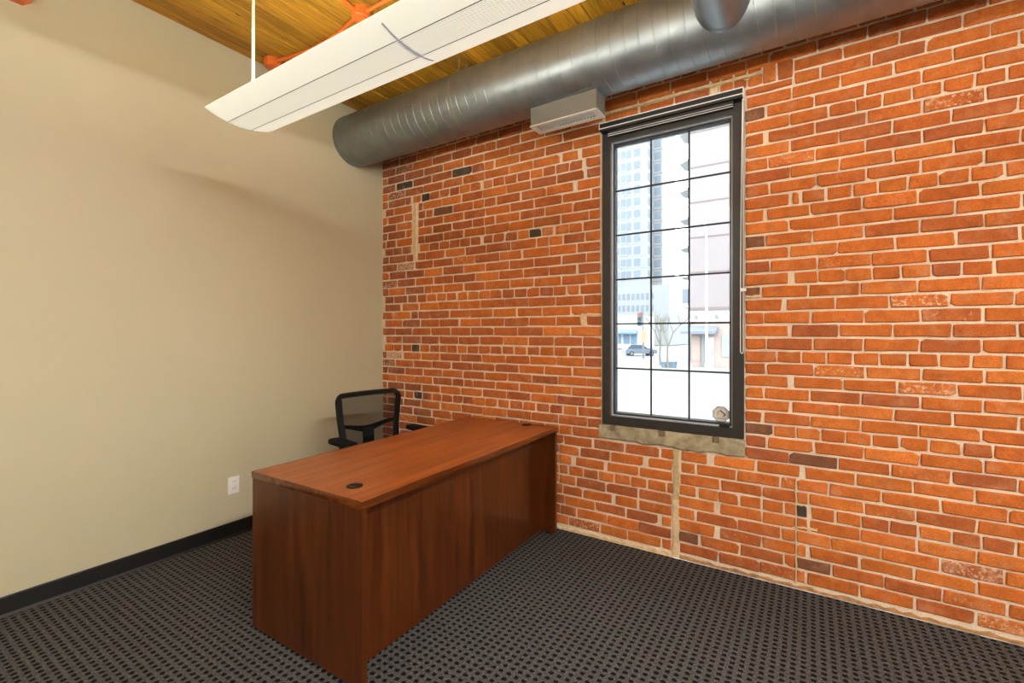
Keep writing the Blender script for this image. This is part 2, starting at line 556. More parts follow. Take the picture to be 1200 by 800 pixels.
# ---------------------------------------------------------------- brick wall
WX0, WX1, WZ0, WZ1 = 2.146, 3.000, 0.780, 2.765     # window opening
T = 0.22
m = MB()
R0 = 0.0075                                           # mortar face, a little behind the brick faces
for (x0, x1, z0, z1) in ((0, WX0, 0, ROOM_Z), (WX1, ROOM_X, 0, ROOM_Z), (WX0, WX1, 0, WZ0), (WX0, WX1, WZ1, ROOM_Z)):
    m.box(x0, x1, R0, T, z0, z1)
wall = structure(m.build('wall_brick', MT['mortar']))
wall['label'] = 'red brick wall with cream mortar joints'
ROWS = {
 1: "1898,2119 2133,2311 2318,2527 2539,2592 2645,2858 2869,3074 3081,3250 3258,3291 3307,3526 3534,3739 3749,3955 3965,4178",
 2: "1831,1949 1961,2171 2180,2387 2394,2592 2639,2751 2768,2971 2982,3193 3201,3250 3258,3408 3416,3624 3632,3840 3850,4058 4068,4281",
 3: "1868,2084 2094,2299 2311,2510 2539,2592 2645,2841 2874,3085 3093,3250 3258,3295 3320,3526 3534,3739 3749,3958 3968,4181",
 4: "1853,1993 2004,2207 2237,2375 2394,2592 2639,2728 2745,2961 2969,3178 3188,3250 3258,3404 3412,3615 3623,3833 3843,4049 4059,4272",
 5: "1823,1942 1957,2164 2173,2381 2394,2592 2639,2841 2874,3085 3095,3250 3258,3303 3316,3530 3538,3746 3756,3958 3968,4181",
 6: "1823,1883 1898,2000 2014,2108 2119,2220 2233,2331 2343,2437 2452,2557 2574,2603 2645,2739 2754,2858 2866,2966 2979,3085 3095,3193 3202,3250 3258,3303 3324,3423 3435,3532 3540,3644 3654,3754 3764,3872 3882,3975 3985,4085",
 7: "1823,1913 1949,2153 2180,2387 2397,2598 2651,2866 2880,3085 3095,3250 3259,3307 3317,3544 3552,3744 3754,3959 3969,4182",
 8: "1823,1971 1985,2193 2207,2418 2455,2598 2657,2734 2745,2955 2966,3175 3185,3250 3259,3395 3403,3612 3622,3835 3845,4061 4071,4284",
 9: "1861,2063 2084,2292 2308,2515 2533,2621 2657,2797 2841,3054 3069,3269 3298,3510 3518,3733 3743,3952 3962,4175",
 10: "246,380 406,599 623,823 837,1039 1268,1478 1490,1699 1823,1913 1927,2126 3004,3216 3224,3434 3442,3648 3658,3872 3882,4091 4101,4314",
 11: "12,60 77,264 280,477 498,695 719,924 938,1138 1380,1586 1594,1807 1819,2028 2039,2132 3008,3106 3122,3327 3341,3544 3552,3760 3770,3980 3990,4203",
 12: "12,60 77,212 223,280 302,391 408,492 509,609 623,715 729,833 846,943 956,1052 1178,1280 1298,1392 1409,1511 1523,1622 1635,1738 1749,1842 1856,1956 1968,2132 3008,3141 3148,3249 3257,3360 3368,3468 3475,3575 3583,3684 3694,3793 3803,3908 3918,4013 4023,4123",
 13: "12,60 77,280 298,483 503,699 715,919 928,1138 1374,1578 1591,1800 1807,2014 2028,2132 3008,3085 3101,3314 3322,3532 3540,3756 3766,3975 3985,4198",
 14: "12,177 193,408 417,613 630,829 842,953 962,1045 1271,1478 1491,1694 1706,1912 1922,2132 3008,3219 3234,3443 3451,3662 3672,3878 3888,4095 4105,4318",
 15: "12,72 84,287 302,503 519,721 735,941 956,1161 1388,1589 1599,1804 1813,2028 2035,2132 3008,3094 3106,3312 3320,3532 3540,3761 3771,3981 3991,4204",
 16: "12,166 184,386 406,603 619,819 837,1039 1268,1478 1486,1695 1703,1912 1927,2132 3008,3214 3244,3459 3467,3675 3685,3892 3902,4106 4116,4329",
 17: "65,257 280,477 492,695 711,919 932,1133 1371,1573 1583,1792 1800,2006 2016,2132 3008,3103 3117,3331 3340,3550 3558,3767 3777,3984 3994,4207",
 18: "43,147 159,253 269,369 380,466 481,582 597,691 705,774 788,881 894,984 999,1103 1226,1322 1339,1432 1447,1545 1558,1656 1667,1772 1784,1883 1897,1995 2003,2132 3008,3158 3168,3276 3283,3385 3393,3499 3507,3607 3615,3715 3725,3828 3838,3940 3950,4047 4057,4157",
 19: "60,251 269,477 494,685 699,896 909,1112 1348,1558 1570,1772 1780,1992 2002,2132 3008,3106 3117,3327 3335,3543 3551,3759 3769,3975 3985,4198",
 20: "12,166 177,375 391,593 607,813 827,1025 1259,1466 1478,1686 1695,1900 1912,2132 3008,3214 3234,3439 3447,3659 3669,3876 3886,4091 4101,4314",
 21: "48,253 269,473 488,691 701,900 922,1124 1357,1566 1573,1789 1800,1992 2031,2132 3008,3096 3103,3314 3327,3545 3553,3761 3771,3979 3989,4202",
 22: "12,142 154,358 375,449 462,588 597,800 817,1016 1250,1457 1473,1675 1687,1905 1915,2132 3008,3184 3209,3425 3433,3644 3654,3864 3874,4080 4090,4303",
 23: "48,235 264,456 477,685 695,904 915,1120 1360,1565 1575,1784 1795,1999 2014,2132 3008,3080 3090,3307 3315,3528 3536,3750 3760,3971 3981,4194",
 24: "43,147 159,264 273,313 331,434 449,545 561,660 674,768 780,875 896,990 1006,1104 1222,1322 1339,1435 1449,1548 1558,1654 1664,1769 1777,1871 1883,1970 1985,2132 3008,3214 3249,3350 3357,3468 3475,3577 3585,3689 3699,3801 3811,3906 3916,4017 4027,4127",
 25: "12,84 96,291 309,519 528,605 613,735 748,947 962,1165 1406,1607 1619,1830 1845,2023 2032,2132 3008,3127 3135,3346 3355,3574 3582,3789 3799,4002 4012,4225",
 26: "12,189 205,412 428,623 640,842 856,1070 1307,1516 1528,1733 1742,1949 1968,2125 3008,3216 3226,3434 3442,3666 3676,3888 3898,4097 4107,4320",
 27: "12,84 103,302 315,517 530,728 744,955 1178,1392 1401,1607 1619,1830 1845,2023 2032,2125 3008,3101 3111,3325 3331,3544 3552,3761 3771,3983 3993,4206",
 28: "12,186 203,402 420,619 633,841 857,1064 1313,1500 1520,1733 1746,1952 1960,2125 3008,3216 3224,3439 3447,3659 3669,3884 3894,4102 4112,4325",
 29: "12,84 99,302 315,393 455,534 543,749 765,966 981,1174 1414,1627 1643,1733 1741,1841 1860,2011 2023,2125 3008,3096 3117,3312 3322,3537 3545,3754 3764,3970 3980,4193",
 30: "45,142 151,250 261,366 478,577 589,686 698,801 812,912 923,1019 1030,1123 1161,1241 1255,1348 1362,1464 1473,1566 1578,1672 1683,1769 1792,1890 1902,1995 2009,2125 3008,3219 3239,3266 3283,3383 3395,3497 3505,3601 3609,3715 3725,3827 3837,3937 3947,4050 4060,4160",
 31: "12,45 58,174 193,375 459,525 534,736 749,947 966,1167 1401,1602 1615,1825 1838,2042 2053,2125 3008,3122 3132,3341 3348,3554 3562,3764 3774,3981 3991,4204",
 32: "12,64 84,293 311,375 459,611 625,825 841,1042 1167,1259 1273,1483 1500,1699 1710,1919 1930,2125 3008,3224 3232,3443 3451,3659 3669,3880 3890,4100 4110,4323",
 33: "12,180 193,375 459,511 522,736 749,950 963,1167 1409,1610 1622,1838 1848,2056 2070,2125 3008,3117 3125,3336 3343,3550 3558,3769 3779,3984 3994,4207",
 34: "12,64 84,274 293,375 459,534 546,619 636,836 852,1049 1167,1268 1286,1490 1511,1710 1722,1927 1963,2125 3008,3222 3229,3440 3448,3656 3666,3871 3881,4092 4102,4315",
 35: "51,151 161,375 460,503 513,720 731,927 943,1142 1378,1583 1594,1792 1803,2006 2035,2125 3008,3096 3125,3336 3343,3554 3562,3769 3779,3986 3996,4209",
 36: "12,74 90,293 302,366 393,482 499,585 594,695 703,801 812,904 916,1019 1030,1123 1158,1237 1250,1348 1362,1461 1473,1573 1586,1683 1691,1784 1795,1894 1902,1996 2028,2125 3008,3219 3229,3395 3405,3510 3519,3618 3626,3729 3739,3841 3851,3951 3961,4059 4069,4169",
 37: "12,74 90,293 302,513 520,728 739,940 954,1164 1397,1602 1614,1819 1845,1963 1995,2125 3008,3101 3117,3331 3338,3550 3558,3766 3776,3981 3991,4204",
 38: "12,171 190,384 402,603 619,830 841,1034 1169,1250 1271,1481 1495,1699 1711,1922 1931,2125 3015,3229 3237,3446 3454,3661 3671,3878 3888,4096 4106,4319",
 39: "12,64 78,283 302,513 525,731 744,950 963,1153 1404,1614 1627,1838 1853,2125 3249,3360 3369,3575 3583,3783 3793,4003 4013,4226",
 40: "12,171 184,384 393,611 623,825 841,1034 1171,1268 1280,1486 1500,1699 3249,3457 3465,3682 3692,3910 3920,4133",
 41: "3015,3124 3132,3346 3354,3786 3796,3995 4005,4218",
}
DARK = [tuple(float(q) for q in t.split(',')) for t in (
    "0.28,2.70,1.3 0.54,2.54,1.6 0.94,2.69,1.4 0.29,2.26,0.9 0.43,1.25,1.2 0.59,1.33,0.9 0.47,0.83,1.1 0.33,0.69,0.9 1.46,1.62,0.6 "
    "1.62,2.12,1.2 1.29,2.05,0.7 1.59,2.26,0.7 1.68,2.47,0.7 2.04,1.83,0.8 2.07,2.49,0.9 1.91,0.91,0.8 1.79,0.84,0.6 2.07,1.26,0.8 "
    "2.07,1.19,0.8 2.07,1.47,0.7 0.94,1.12,0.5 1.15,1.40,0.6 0.74,2.40,1.0 1.09,2.05,0.7 0.94,2.26,0.6 3.05,1.90,1.0 3.07,1.76,0.9 "
    "3.04,1.63,1.0 3.34,1.40,0.7 3.22,1.32,0.7 3.44,1.32,0.6 3.86,1.69,0.9 3.88,1.33,0.6 3.88,1.48,0.4 3.61,1.04,0.8 3.06,0.83,1.0 "
    "3.06,0.76,0.9 3.11,0.68,0.9 3.29,0.69,1.0 3.40,0.69,1.0 3.99,0.70,0.8 3.86,0.49,0.5 3.29,0.42,1.2 2.69,0.13,1.0 3.08,0.14,0.7 "
    "3.31,0.13,1.0 3.93,0.41,0.7 4.04,0.41,0.7 3.06,2.63,1.0 3.50,2.48,0.7 3.54,2.40,0.7 4.05,2.48,0.6 3.99,2.41,0.5 3.88,2.35,0.7 "
    "3.68,2.78,0.6 2.41,0.63,0.6 2.28,0.34,0.7 2.07,0.35,0.6 2.41,0.20,0.7 2.49,0.13,0.6 2.49,0.35,0.5 1.78,2.58,0.6 1.10,2.72,0.6 "
    "0.58,2.70,0.8 1.42,2.82,0.5").split()]
LIMED = [(0.28, 2.83), (0.13, 2.62), (0.30, 2.62), (1.14, 2.12), (1.16, 2.55), (1.25, 2.42), (1.85, 2.42), (1.76, 2.12), (0.35, 1.96), (1.05, 1.97),
         (0.10, 1.85), (0.30, 1.77), (0.12, 1.68), (0.3, 0.98), (0.2, 1.19), (0.30, 0.62), (0.15, 1.12), (2.03, 0.10), (2.25, 0.09), (2.95, 0.20), (3.10, 0.10),
         (3.9, 0.42), (3.83, 0.36), (3.98, 0.35), (4.08, 0.35), (3.75, 0.56), (3.70, 0.50), (3.85, 0.63), (3.72, 0.70), (4.0, 0.27), (4.05, 0.12), (4.08, 0.07),
         (3.75, 2.70), (3.95, 2.58), (3.60, 2.55), (3.80, 2.48), (3.90, 2.83), (3.55, 1.76), (3.50, 1.90), (4.08, 1.76), (3.93, 1.48), (3.67, 1.55),
         (3.5, 1.18), (3.8, 1.12), (3.85, 1.05), (2.98, 0.56), (3.24, 0.56), (3.12, 2.35), (3.27, 2.34), (3.1, 2.48), (3.7, 0.35)]

HEAD = [0.0, 0.425, 0.845, 1.254, 1.685, 2.118, 2.550, 2.982, 3.414]


def course_z(c):
    n, k = divmod(c, 6)
    return HEAD[n] + (HEAD[n + 1] - HEAD[n]) * k / 6.0


def in_scar(c, a, b):
    mid = (a + b) / 2
    return (29 <= c <= 36 and 0.36 < mid < 0.47 and b - a < 0.12) or (1 <= c <= 9 and 2.59 < mid < 2.66 and b - a < 0.08)


BR = []                                              # (x0, x1, z0, z1)
H = 0.0
for c in range(1, 47):
    zc = course_z(c)
    h = (course_z(c + 1) - course_z(c - 1)) / 2 - 0.0125
    z0, z1 = zc - h / 2, zc + h / 2
    if z1 > ROOM_Z - 0.004:
        z1 = ROOM_Z - 0.004
    if z1 - z0 < 0.02:
        continue
    seg = [tuple(int(q) / 1000.0 for q in t.split(',')) for t in ROWS.get(c, '').split()]
    blocked = []
    if z1 > 0.675 and z0 < WZ1 - 0.01:
        blocked.append((WX0 - 0.003, WX1 + 0.003) if z0 > 0.74 else (2.122, 3.003))
    if 2.74 < zc < 2.90:
        blocked.append((2.150, 3.245))               # rebuilt patch over the window, laid below
    pieces = []
    for a, b in seg:
        while b - a > 0.30:
            pieces.append((a, a + 0.205))
            a += 0.215
        pieces.append((a, b))
    pieces = [(a, b) for a, b in pieces if not any(a < q - 0.02 and b > p + 0.02 for p, q in blocked)]
    pieces.sort()
    full, cur = [], 0.012
    stops = sorted(pieces + [(p, q) for p, q in blocked] + [(ROOM_X - 0.004, ROOM_X)])
    L = 0.1 if c % 6 == 0 else 0.205
    for a, b in stops:
        gap = a - cur
        if gap > 0.05 and not in_scar(c, cur, a):
            if c % 2 and gap > 0.8 and not pieces:
                full.append((cur, cur + 0.1))
                cur += 0.11
            while a - cur > 0.05:
                e = min(cur + L, a - 0.009)
                if a - e < 0.06 and a - e > 0.012:
                    e = a - 0.009
                full.append((cur, e))
                cur = e + 0.010
        cur = max(cur, b + 0.009)
    for a, b in pieces + full:
        BR.append((a, b, z0, z1))
# the patched courses over the window
for t in "2164,2382 2401,2606 2619,2812 2878,2942 2950,3011 3020,3087".split():
    a, b = (int(q) / 1000 for q in t.split(','))
    BR.append((a, b, 2.787, 2.838))
for t in "2164,2380 2390,2600 2615,2815 2826,2870 2880,2940 2950,3010 3020,3087".split():
    a, b = (int(q) / 1000 for q in t.split(','))
    BR.append((a, b, 2.862, 2.889))
BR += [(3.096, 3.158, 2.782, 2.888), (3.168, 3.236, 2.782, 2.888), (3.012, 3.236, 2.738, 2.772)]


def on_screen_size(b):
    """rough size of a brick in the picture, zero where it is behind the desk, the duct or out of frame"""
    x, z = (b[0] + b[1]) / 2, (b[2] + b[3]) / 2
    dx, dy, dz = x - CAM[0], -CAM[1], z - CAM[2]
    f = -math.sin(YAW) * dx + math.cos(YAW) * dy
    r = math.cos(YAW) * dx + math.sin(YAW) * dy
    px, py = 600 + 545 * r / f, 390 - 545 * dz / f
    if px > 1195 or py < 4 or py > 780:
        return 0.0
    if x < 1.82 and z < 0.66:
        return 0.0
    if z > 2.87 and dz / dy > 0.532:
        return 0.0
    return (b[1] - b[0]) * (b[3] - b[2]) * dy / f ** 3


def brick_geo(b, rg):
    x0, x1, z0, z1 = b
    y = rg.uniform(-0.0035, 0.0015)
    j = lambda s=0.0016: rg.uniform(-s, s)
    e = min(0.0035, (x1 - x0) * 0.2)
    out = [(x0 + e, z0), ((x0 + x1) / 2, z0 + j()), (x1 - e, z0), (x1, z0 + e), (x1, z1 - e), (x1 - e, z1), ((x0 + x1) / 2, z1 + j()), (x0 + e, z1), (x0, z1 - e), (x0, z0 + e)]
    if rg.random() < 0.35:                            # a knocked-off corner
        k = rg.choice((0, 2, 4, 6))
        g_ = rg.uniform(0.006, 0.014)
        if k == 0:
            out[0], out[9] = (x0 + g_ * 1.5, z0), (x0, z0 + g_)
        elif k == 2:
            out[2], out[3] = (x1 - g_ * 1.5, z0), (x1, z0 + g_)
        elif k == 4:
            out[4], out[5] = (x1, z1 - g_), (x1 - g_ * 1.5, z1)
        else:
            out[7], out[8] = (x0 + g_ * 1.5, z1), (x0, z1 - g_)
    out = [(p + j(0.0030), q + j(0.0021)) for p, q in out]
    cx, cz = (x0 + x1) / 2, (z0 + z1) / 2
    inn = [(cx + (p - cx) * (1 - 0.004 / max(0.02, x1 - x0) * 2), cz + (q - cz) * (1 - 0.004 / (z1 - z0) * 2)) for p, q in out]
    n = len(out)
    tl = [rg.uniform(-0.0012, 0.0012) for _ in range(2)]
    v = [(p, y + tl[0] * (p - cx) / 0.1 + tl[1] * (q - cz) / 0.03, q) for p, q in inn] + [(p, y + 0.0035, q) for p, q in out] + [(p, 0.02, q) for p, q in out]
    f = [tuple(range(n))]
    for k in range(2):
        for i in range(n):
            f.append((k * n + i, k * n + (i + 1) % n, (k + 1) * n + (i + 1) % n, (k + 1) * n + i))
    return v, f


def brick_tint(b, rg):
    x, z = (b[0] + b[1]) / 2, (b[2] + b[3]) / 2
    t = rg.random()
    k = rg.gauss(1.0, 0.06)
    base = (200, 109, 45)
    if t > 0.90:
        base = (180, 96, 46)
    elif t > 0.72:
        base = (192, 102, 44)
    elif t < 0.20:
        base = (208, 118, 50)
    if x < 2.2:                                      # the left part of the wall is a mix of older, redder bricks
        if t > 0.80:
            base = (174, 96, 48)
        elif t > 0.45:
            base = (184, 99, 45)
    lime = rg.uniform(-0.08, 0.14)
    if x < 0.45:
        lime += 0.10
        if t > 0.5:
            base = (164, 94, 58)
    if z < 0.10:
        lime += 0.05
    if x > 3.6 and z < 0.65:
        lime += 0.03
    col = lin(*base)
    for dx, dz, d in DARK:
        if b[0] - 0.003 <= dx <= b[1] + 0.003 and b[2] - 0.004 <= dz <= b[3] + 0.004:
            w = min(1.0, d)
            tgt = lin(166, 90, 52) if d < 0.95 else lin(128, 82, 56)
            if d > 1.05:
                tgt = lin(82, 66, 54)
            col = tuple(col[i] * (1 - w) + tgt[i] * w for i in range(3))
            k = 1.0
            break
    for lx, lz in LIMED:
        if b[0] - 0.003 <= lx <= b[1] + 0.003 and b[2] - 0.006 <= lz <= b[3] + 0.006:
            lime = max(lime, 0.0) + 0.14
            break
    return (col[0] * k, col[1] * k, col[2] * k, lime)


BR.sort(key=on_screen_size, reverse=True)
brng = random.Random(31)
for b in BR[:300]:
    v, f = brick_geo(b, brng)
    o = MB().add(v, f).build('brick', MT['brick'], wall)
    tint(o.data, brick_tint(b, brng))
mm = MB()
cols = []
for b in BR[300:]:
    v, f = brick_geo(b, brng)
    mm.add(v, f)
    cols.append((brick_tint(b, brng), len(f), sum(len(q) for q in f)))
rest = mm.build('brickwork', MT['brick'], wall)
rest['kind'] = 'stuff'
a = rest.data.attributes.new('tint', 'FLOAT_COLOR', 'CORNER')
flat = []
for c, nf, nl in cols:
    flat += list(c) * nl
a.data.foreach_set('color', flat)


# mortar: filled scars, smears, the ragged bed along the floor, the crack line
def ragged_patch(name, x0, x1, z0, z1, mat, n=14, j=0.006, y=-0.004, vertical=True):
    rg = random.Random(hash((round(x0, 3), round(z0, 3))) & 0xffff)
    L, Rr = [], []
    for i in range(n + 1):
        t = i / n
        if vertical:
            z = z0 + (z1 - z0) * t
            L.append((x0 + rg.uniform(-j, j), z))
            Rr.append((x1 + rg.uniform(-j, j), z))
        else:
            xx = x0 + (x1 - x0) * t
            L.append((xx, z0 + (rg.uniform(-j, j) if z0 > 0.001 else 0)))
            Rr.append((xx, z1 + rg.uniform(-j, j)))
    mb = MB()
    for i in range(n):
        q = [L[i], Rr[i], Rr[i + 1], L[i + 1]]
        yy = y + rg.uniform(-0.0008, 0.0008)
        c = (sum(p[0] for p in q) / 4, sum(p[1] for p in q) / 4)
        ins = [(c[0] + (p[0] - c[0]) * (0.86 if vertical else 1.0), c[1] + (p[1] - c[1]) * (1.0 if vertical else 0.8)) for p in q]
        vs = [(p[0], yy, p[1]) for p in ins] + [(p[0], 0.012, p[1]) for p in q]
        mb.add(vs, [(0, 1, 2, 3), (0, 4, 5, 1), (1, 5, 6, 2), (2, 6, 7, 3), (3, 7, 4, 0)])
    return mb.build(name, mat, wall)


MT['mortar_pale'] = plain('pale_patch_mortar', lin(222, 194, 152), 0.95, 0, 0.16, 40.0, spec=0.2)
MT['mortar_grey'] = plain('grey_patch_mortar', lin(196, 172, 128), 0.95, 0, 0.14, 40.0, spec=0.2)
ragged_patch('mortar_scar', 0.398, 0.438, 2.03, 2.52, MT['mortar_pale'], 18, 0.008)
ragged_patch('mortar_scar', 2.602, 2.640, 0.005, 0.36, MT['mortar_pale'], 14, 0.010)
ragged_patch('mortar_scar', 2.606, 2.640, 0.36, 0.672, MT['mortar_grey'], 12, 0.005)
ragged_patch('mortar_bed', 1.75, 2.60, 0.0, 0.022, MT['mortar_pale'], 34, 0.008, -0.006, False)
ragged_patch('mortar_bed', 2.645, 6.39, 0.0, 0.020, plain('dirty_mortar', lin(176, 134, 90), 0.95, 0, 0.3, 30.0, spec=0.2), 110, 0.008, -0.002, False)
ragged_patch('mortar_bed', 0.01, 1.75, 0.0, 0.030, MT['mortar'], 40, 0.006, -0.003, False)
ragged_patch('mortar_ridge', 2.155, 3.09, 2.840, 2.859, MT['mortar_pale'], 30, 0.003, -0.006, False)
ragged_patch('crack_line', 3.2505, 3.2555, 0.03, 0.60, MT['mortar_pale'], 30, 0.0012, -0.004)
ragged_patch('mortar_smear', 3.255, 3.35, 0.332, 0.345, MT['mortar_pale'], 8, 0.003, -0.004, False)
ragged_patch('mortar_smear', 2.815, 2.865, 2.79, 2.835, MT['mortar_pale'], 3, 0.004, -0.004)
ragged_patch('mortar_smear', 3.008, 3.085, 1.585, 1.600, MT['mortar_pale'], 6, 0.004, -0.004, False)
ragged_patch('mortar_smear', 1.990, 2.130, 1.505, 1.520, MT['mortar_pale'], 8, 0.004, -0.004, False)
ragged_patch('mortar_smear', 1.985, 2.025, 1.440, 1.500, MT['mortar_pale'], 4, 0.005, -0.004)

# ---------------------------------------------------------------- window
win = bpy.data.objects.new('window_1', None)
win.location = (WX0, 0, WZ0)
win['_base'] = (WX0, 0.0, WZ0)
win['label'] = 'tall dark framed window with thin black grille of eighteen lights'
COL.objects.link(win)
structure(win)
FW = 0.058


def frame_ring(x0, x1, z0, z1, w, y0, y1, mat, name, parent, wt=None, b=0.003):
    """four mitred members"""
    wt = wt or w
    o = [(x0, z0), (x1, z0), (x1, z1), (x0, z1)]
    i = [(x0 + w, z0 + w), (x1 - w, z0 + w), (x1 - w, z1 - wt), (x0 + w, z1 - wt)]
    res = []
    for k in range(4):
        j = (k + 1) % 4
        res.append(MB().prism([o[k], o[j], i[j], i[k]], 'y', y0, y1).build(name, mat, parent))
    return res


FX0, FX1, FZ0, FZ1 = WX0 + 0.002, WX1 - 0.002, WZ0, 2.705
frame_ring(FX0, FX1, FZ0, FZ1, FW, -0.012, 0.075, MT['black_frame'], 'frame_member', win)
frame_ring(FX0 + FW, FX1 - FW, FZ0 + FW, FZ1 - FW, 0.006, 0.006, 0.07, MT['silver'], 'stop_bead', win)
frame_ring(FX0 + FW + 0.006, FX1 - FW - 0.006, FZ0 + FW + 0.006, FZ1 - FW - 0.006, 0.011, 0.026, 0.07, MT['black_sash'], 'sash_member', win)
MB().box(WX0, WX1, 0.0, 0.075, FZ1, WZ1).build('head_filler', MT['black_frame'], win)
GX0, GX1, GZ0, GZ1 = FX0 + FW + 0.017, FX1 - FW - 0.017, FZ0 + FW + 0.017, FZ1 - FW - 0.017
frame_ring(GX0 - 0.002, GX1 + 0.002, GZ0 - 0.002, GZ1 + 0.002, 0.010, 0.052, 0.060, MT['silver'], 'spacer_bar', win)
GY = 0.050
CXS = [GX0, GX0 + (GX1 - GX0) / 3, GX0 + (GX1 - GX0) * 2 / 3, GX1]
CZS = [GZ0 + (GZ1 - GZ0) * i / 6 for i in range(7)]
pane_me = None
for i in range(3):
    for k in range(6):
        if pane_me is None:
            w, h = CXS[1] - CXS[0], CZS[1] - CZS[0]
            o = MB().box(0, w, -0.001, 0.001, 0, h).build('pane', MT['glass'], None)
            pane_me = o.data
        else:
            o = bpy.data.objects.new('pane', pane_me)
            COL.objects.link(o)
        o.parent = win
        o.location = Vector((CXS[i], GY, CZS[k])) - Vector(win['_base'])
for i in (1, 2):
    MB().box(CXS[i] - 0.005, CXS[i] + 0.005, GY - 0.004, GY + 0.004, GZ0, GZ1).build('grille_bar', MT['black_grid'], win)
for k in range(1, 6):
    MB().box(GX0, GX1, GY - 0.0042, GY + 0.0042, CZS[k] - 0.005, CZS[k] + 0.005).build('grille_bar', MT['black_grid'], win)
# latch nub at the sash bottom
MB().rbox(2.865, 2.925, 0.004, 0.03, FZ0 + FW - 0.004, FZ0 + FW + 0.010, 0.003).build('latch', MT['black_plastic'], win)
# old concrete sill with a broken lower edge
srg = random.Random(5)
poly = [(2.124, 0.779)]
low = []
for i in range(19):
    xx = 2.122 + (3.004 - 2.122) * i / 18
    low.append((xx, 0.677 + srg.uniform(-0.006, 0.008) - (0.006 if 9 < i < 14 else 0)))
top = [(2.122 + (3.004 - 2.122) * i / 18, 0.779 if 2.146 < 2.122 + 0.882 * i / 18 < 3.0 else 0.772) for i in range(19)]
sb = MB()
ny = [-0.010 + srg.uniform(-0.003, 0.003) for _ in range(19)]
vs = []
for i in range(19):
    vs += [(top[i][0], ny[i] + 0.004, top[i][1]), (top[i][0], ny[i], top[i][1] - 0.012), (low[i][0], ny[i] + srg.uniform(-0.002, 0.002), low[i][1] + 0.010), (low[i][0], ny[i] + 0.006, low[i][1]), (low[i][0], 0.10, low[i][1]), (top[i][0], 0.10, top[i][1])]
fs = []
for i in range(18):
    for k in range(6):
        fs.append((i * 6 + k, i * 6 + (k + 1) % 6, (i + 1) * 6 + (k + 1) % 6, (i + 1) * 6 + k))
fs += [tuple(range(6)), tuple(18 * 6 + k for k in range(6))]
sb.add(vs, fs).build('sill', MT['concrete'], win)
for xx, w in ((2.205, 0.03), (2.52, 0.04), (2.835, 0.035)):
    MB().rbox(xx, xx + w, -0.016, -0.002, 0.742, 0.777, 0.003).build('shim', plain('old_shim', lin(112, 98, 74), 0.9), win)

# ---------------------------------------------------------------- roller blind over the window head
rb = thing('roller_blind', (WX0, 0, 2.765), 'black roller blind cassette with white edges across the top of the window', 'blind')
MB().box(WX0 + 0.002, WX1 - 0.002, -0.058, -0.0005, 2.712, 2.763).build('cassette', MT['black_frame'], rb)
MB().box(WX0, WX1, -0.061, -0.0005, 2.761, 2.767).build('edge_trim', MT['white_plastic'], rb)
MB().box(WX0, WX1, -0.0615, -0.055, 2.7265, 2.732).build('edge_trim', MT['white_plastic'], rb)
MB().box(WX0 - 0.003, WX0 + 0.001, -0.061, -0.0005, 2.727, 2.767).build('end_cap', MT['white_plastic'], rb)
MB().box(WX1 - 0.001, WX1 + 0.003, -0.061, -0.0005, 2.712, 2.767).build('end_cap', MT['white_plastic'], rb)
MB().rbox(FX0 + 0.05, FX1 - 0.05, -0.040, -0.022, 2.676, 2.712, 0.003).build('rolled_fabric', MT['black_frame'], rb)
MB().box(FX0 + 0.05, FX1 - 0.05, -0.0425, -0.038, 2.690, 2.6925).build('hem_line', MT['white_plastic'], rb)
MB().box(FX0 + 0.05, FX1 - 0.05, -0.0425, -0.038, 2.677, 2.680).build('hem_line', MT['white_plastic'], rb)
path = []
for i in range(14):
    path.append((2.9985, -0.030, 2.72 - (2.72 - 1.285) * i / 13))
for i in range(1, 6):
    an = PI * i / 6
    path.append((2.9915 + 0.007 * math.cos(an), -0.030, 1.285 - 0.016 * math.sin(an)))
for i in range(14):
    path.append((2.9845 + 0.011 * (i / 13.0) ** 2, -0.030, 1.285 + (2.72 - 1.285) * i / 13))
MB().tube(path, 0.0024, 6).build('bead_chain', MT['white_plastic'], rb)
MB().rbox(2.986, 3.012, -0.034, -0.004, 1.622, 1.640, 0.003).build('chain_clip', MT['white_plastic'], rb)

# octagonal decal on the glass
st = thing('security_decal', (2.871, GY - 0.0015, 0.903), 'octagonal grey security sticker in the lower right corner of the glass', 'sticker')


def octo(r, y0, y1, mat, name, par, cx=2.871, cz=0.903):
    p = [(cx + r * math.cos(PI / 8 + PI / 4 * i), cz + r * 1.0 * math.sin(PI / 8 + PI / 4 * i)) for i in range(8)]
    return MB().prism(p, 'y', y0, y1).build(name, mat, par)


octo(0.050, GY - 0.0026, GY - 0.0014, MT['decal_rim'], 'rim', st)
octo(0.045, GY - 0.0032, GY - 0.0026, MT['decal'], 'face', st)


def bar(p, q, w, mat, name):
    d = Vector((q[0] - p[0], q[1] - p[1]))
    nrm = Vector((-d.y, d.x)).normalized() * w / 2
    c = [(p[0] + nrm.x, p[1] + nrm.y), (q[0] + nrm.x, q[1] + nrm.y), (q[0] - nrm.x, q[1] - nrm.y), (p[0] - nrm.x, p[1] - nrm.y)]
    MB().prism(c, 'y', GY - 0.0037, GY - 0.0032).build(name, mat, st)


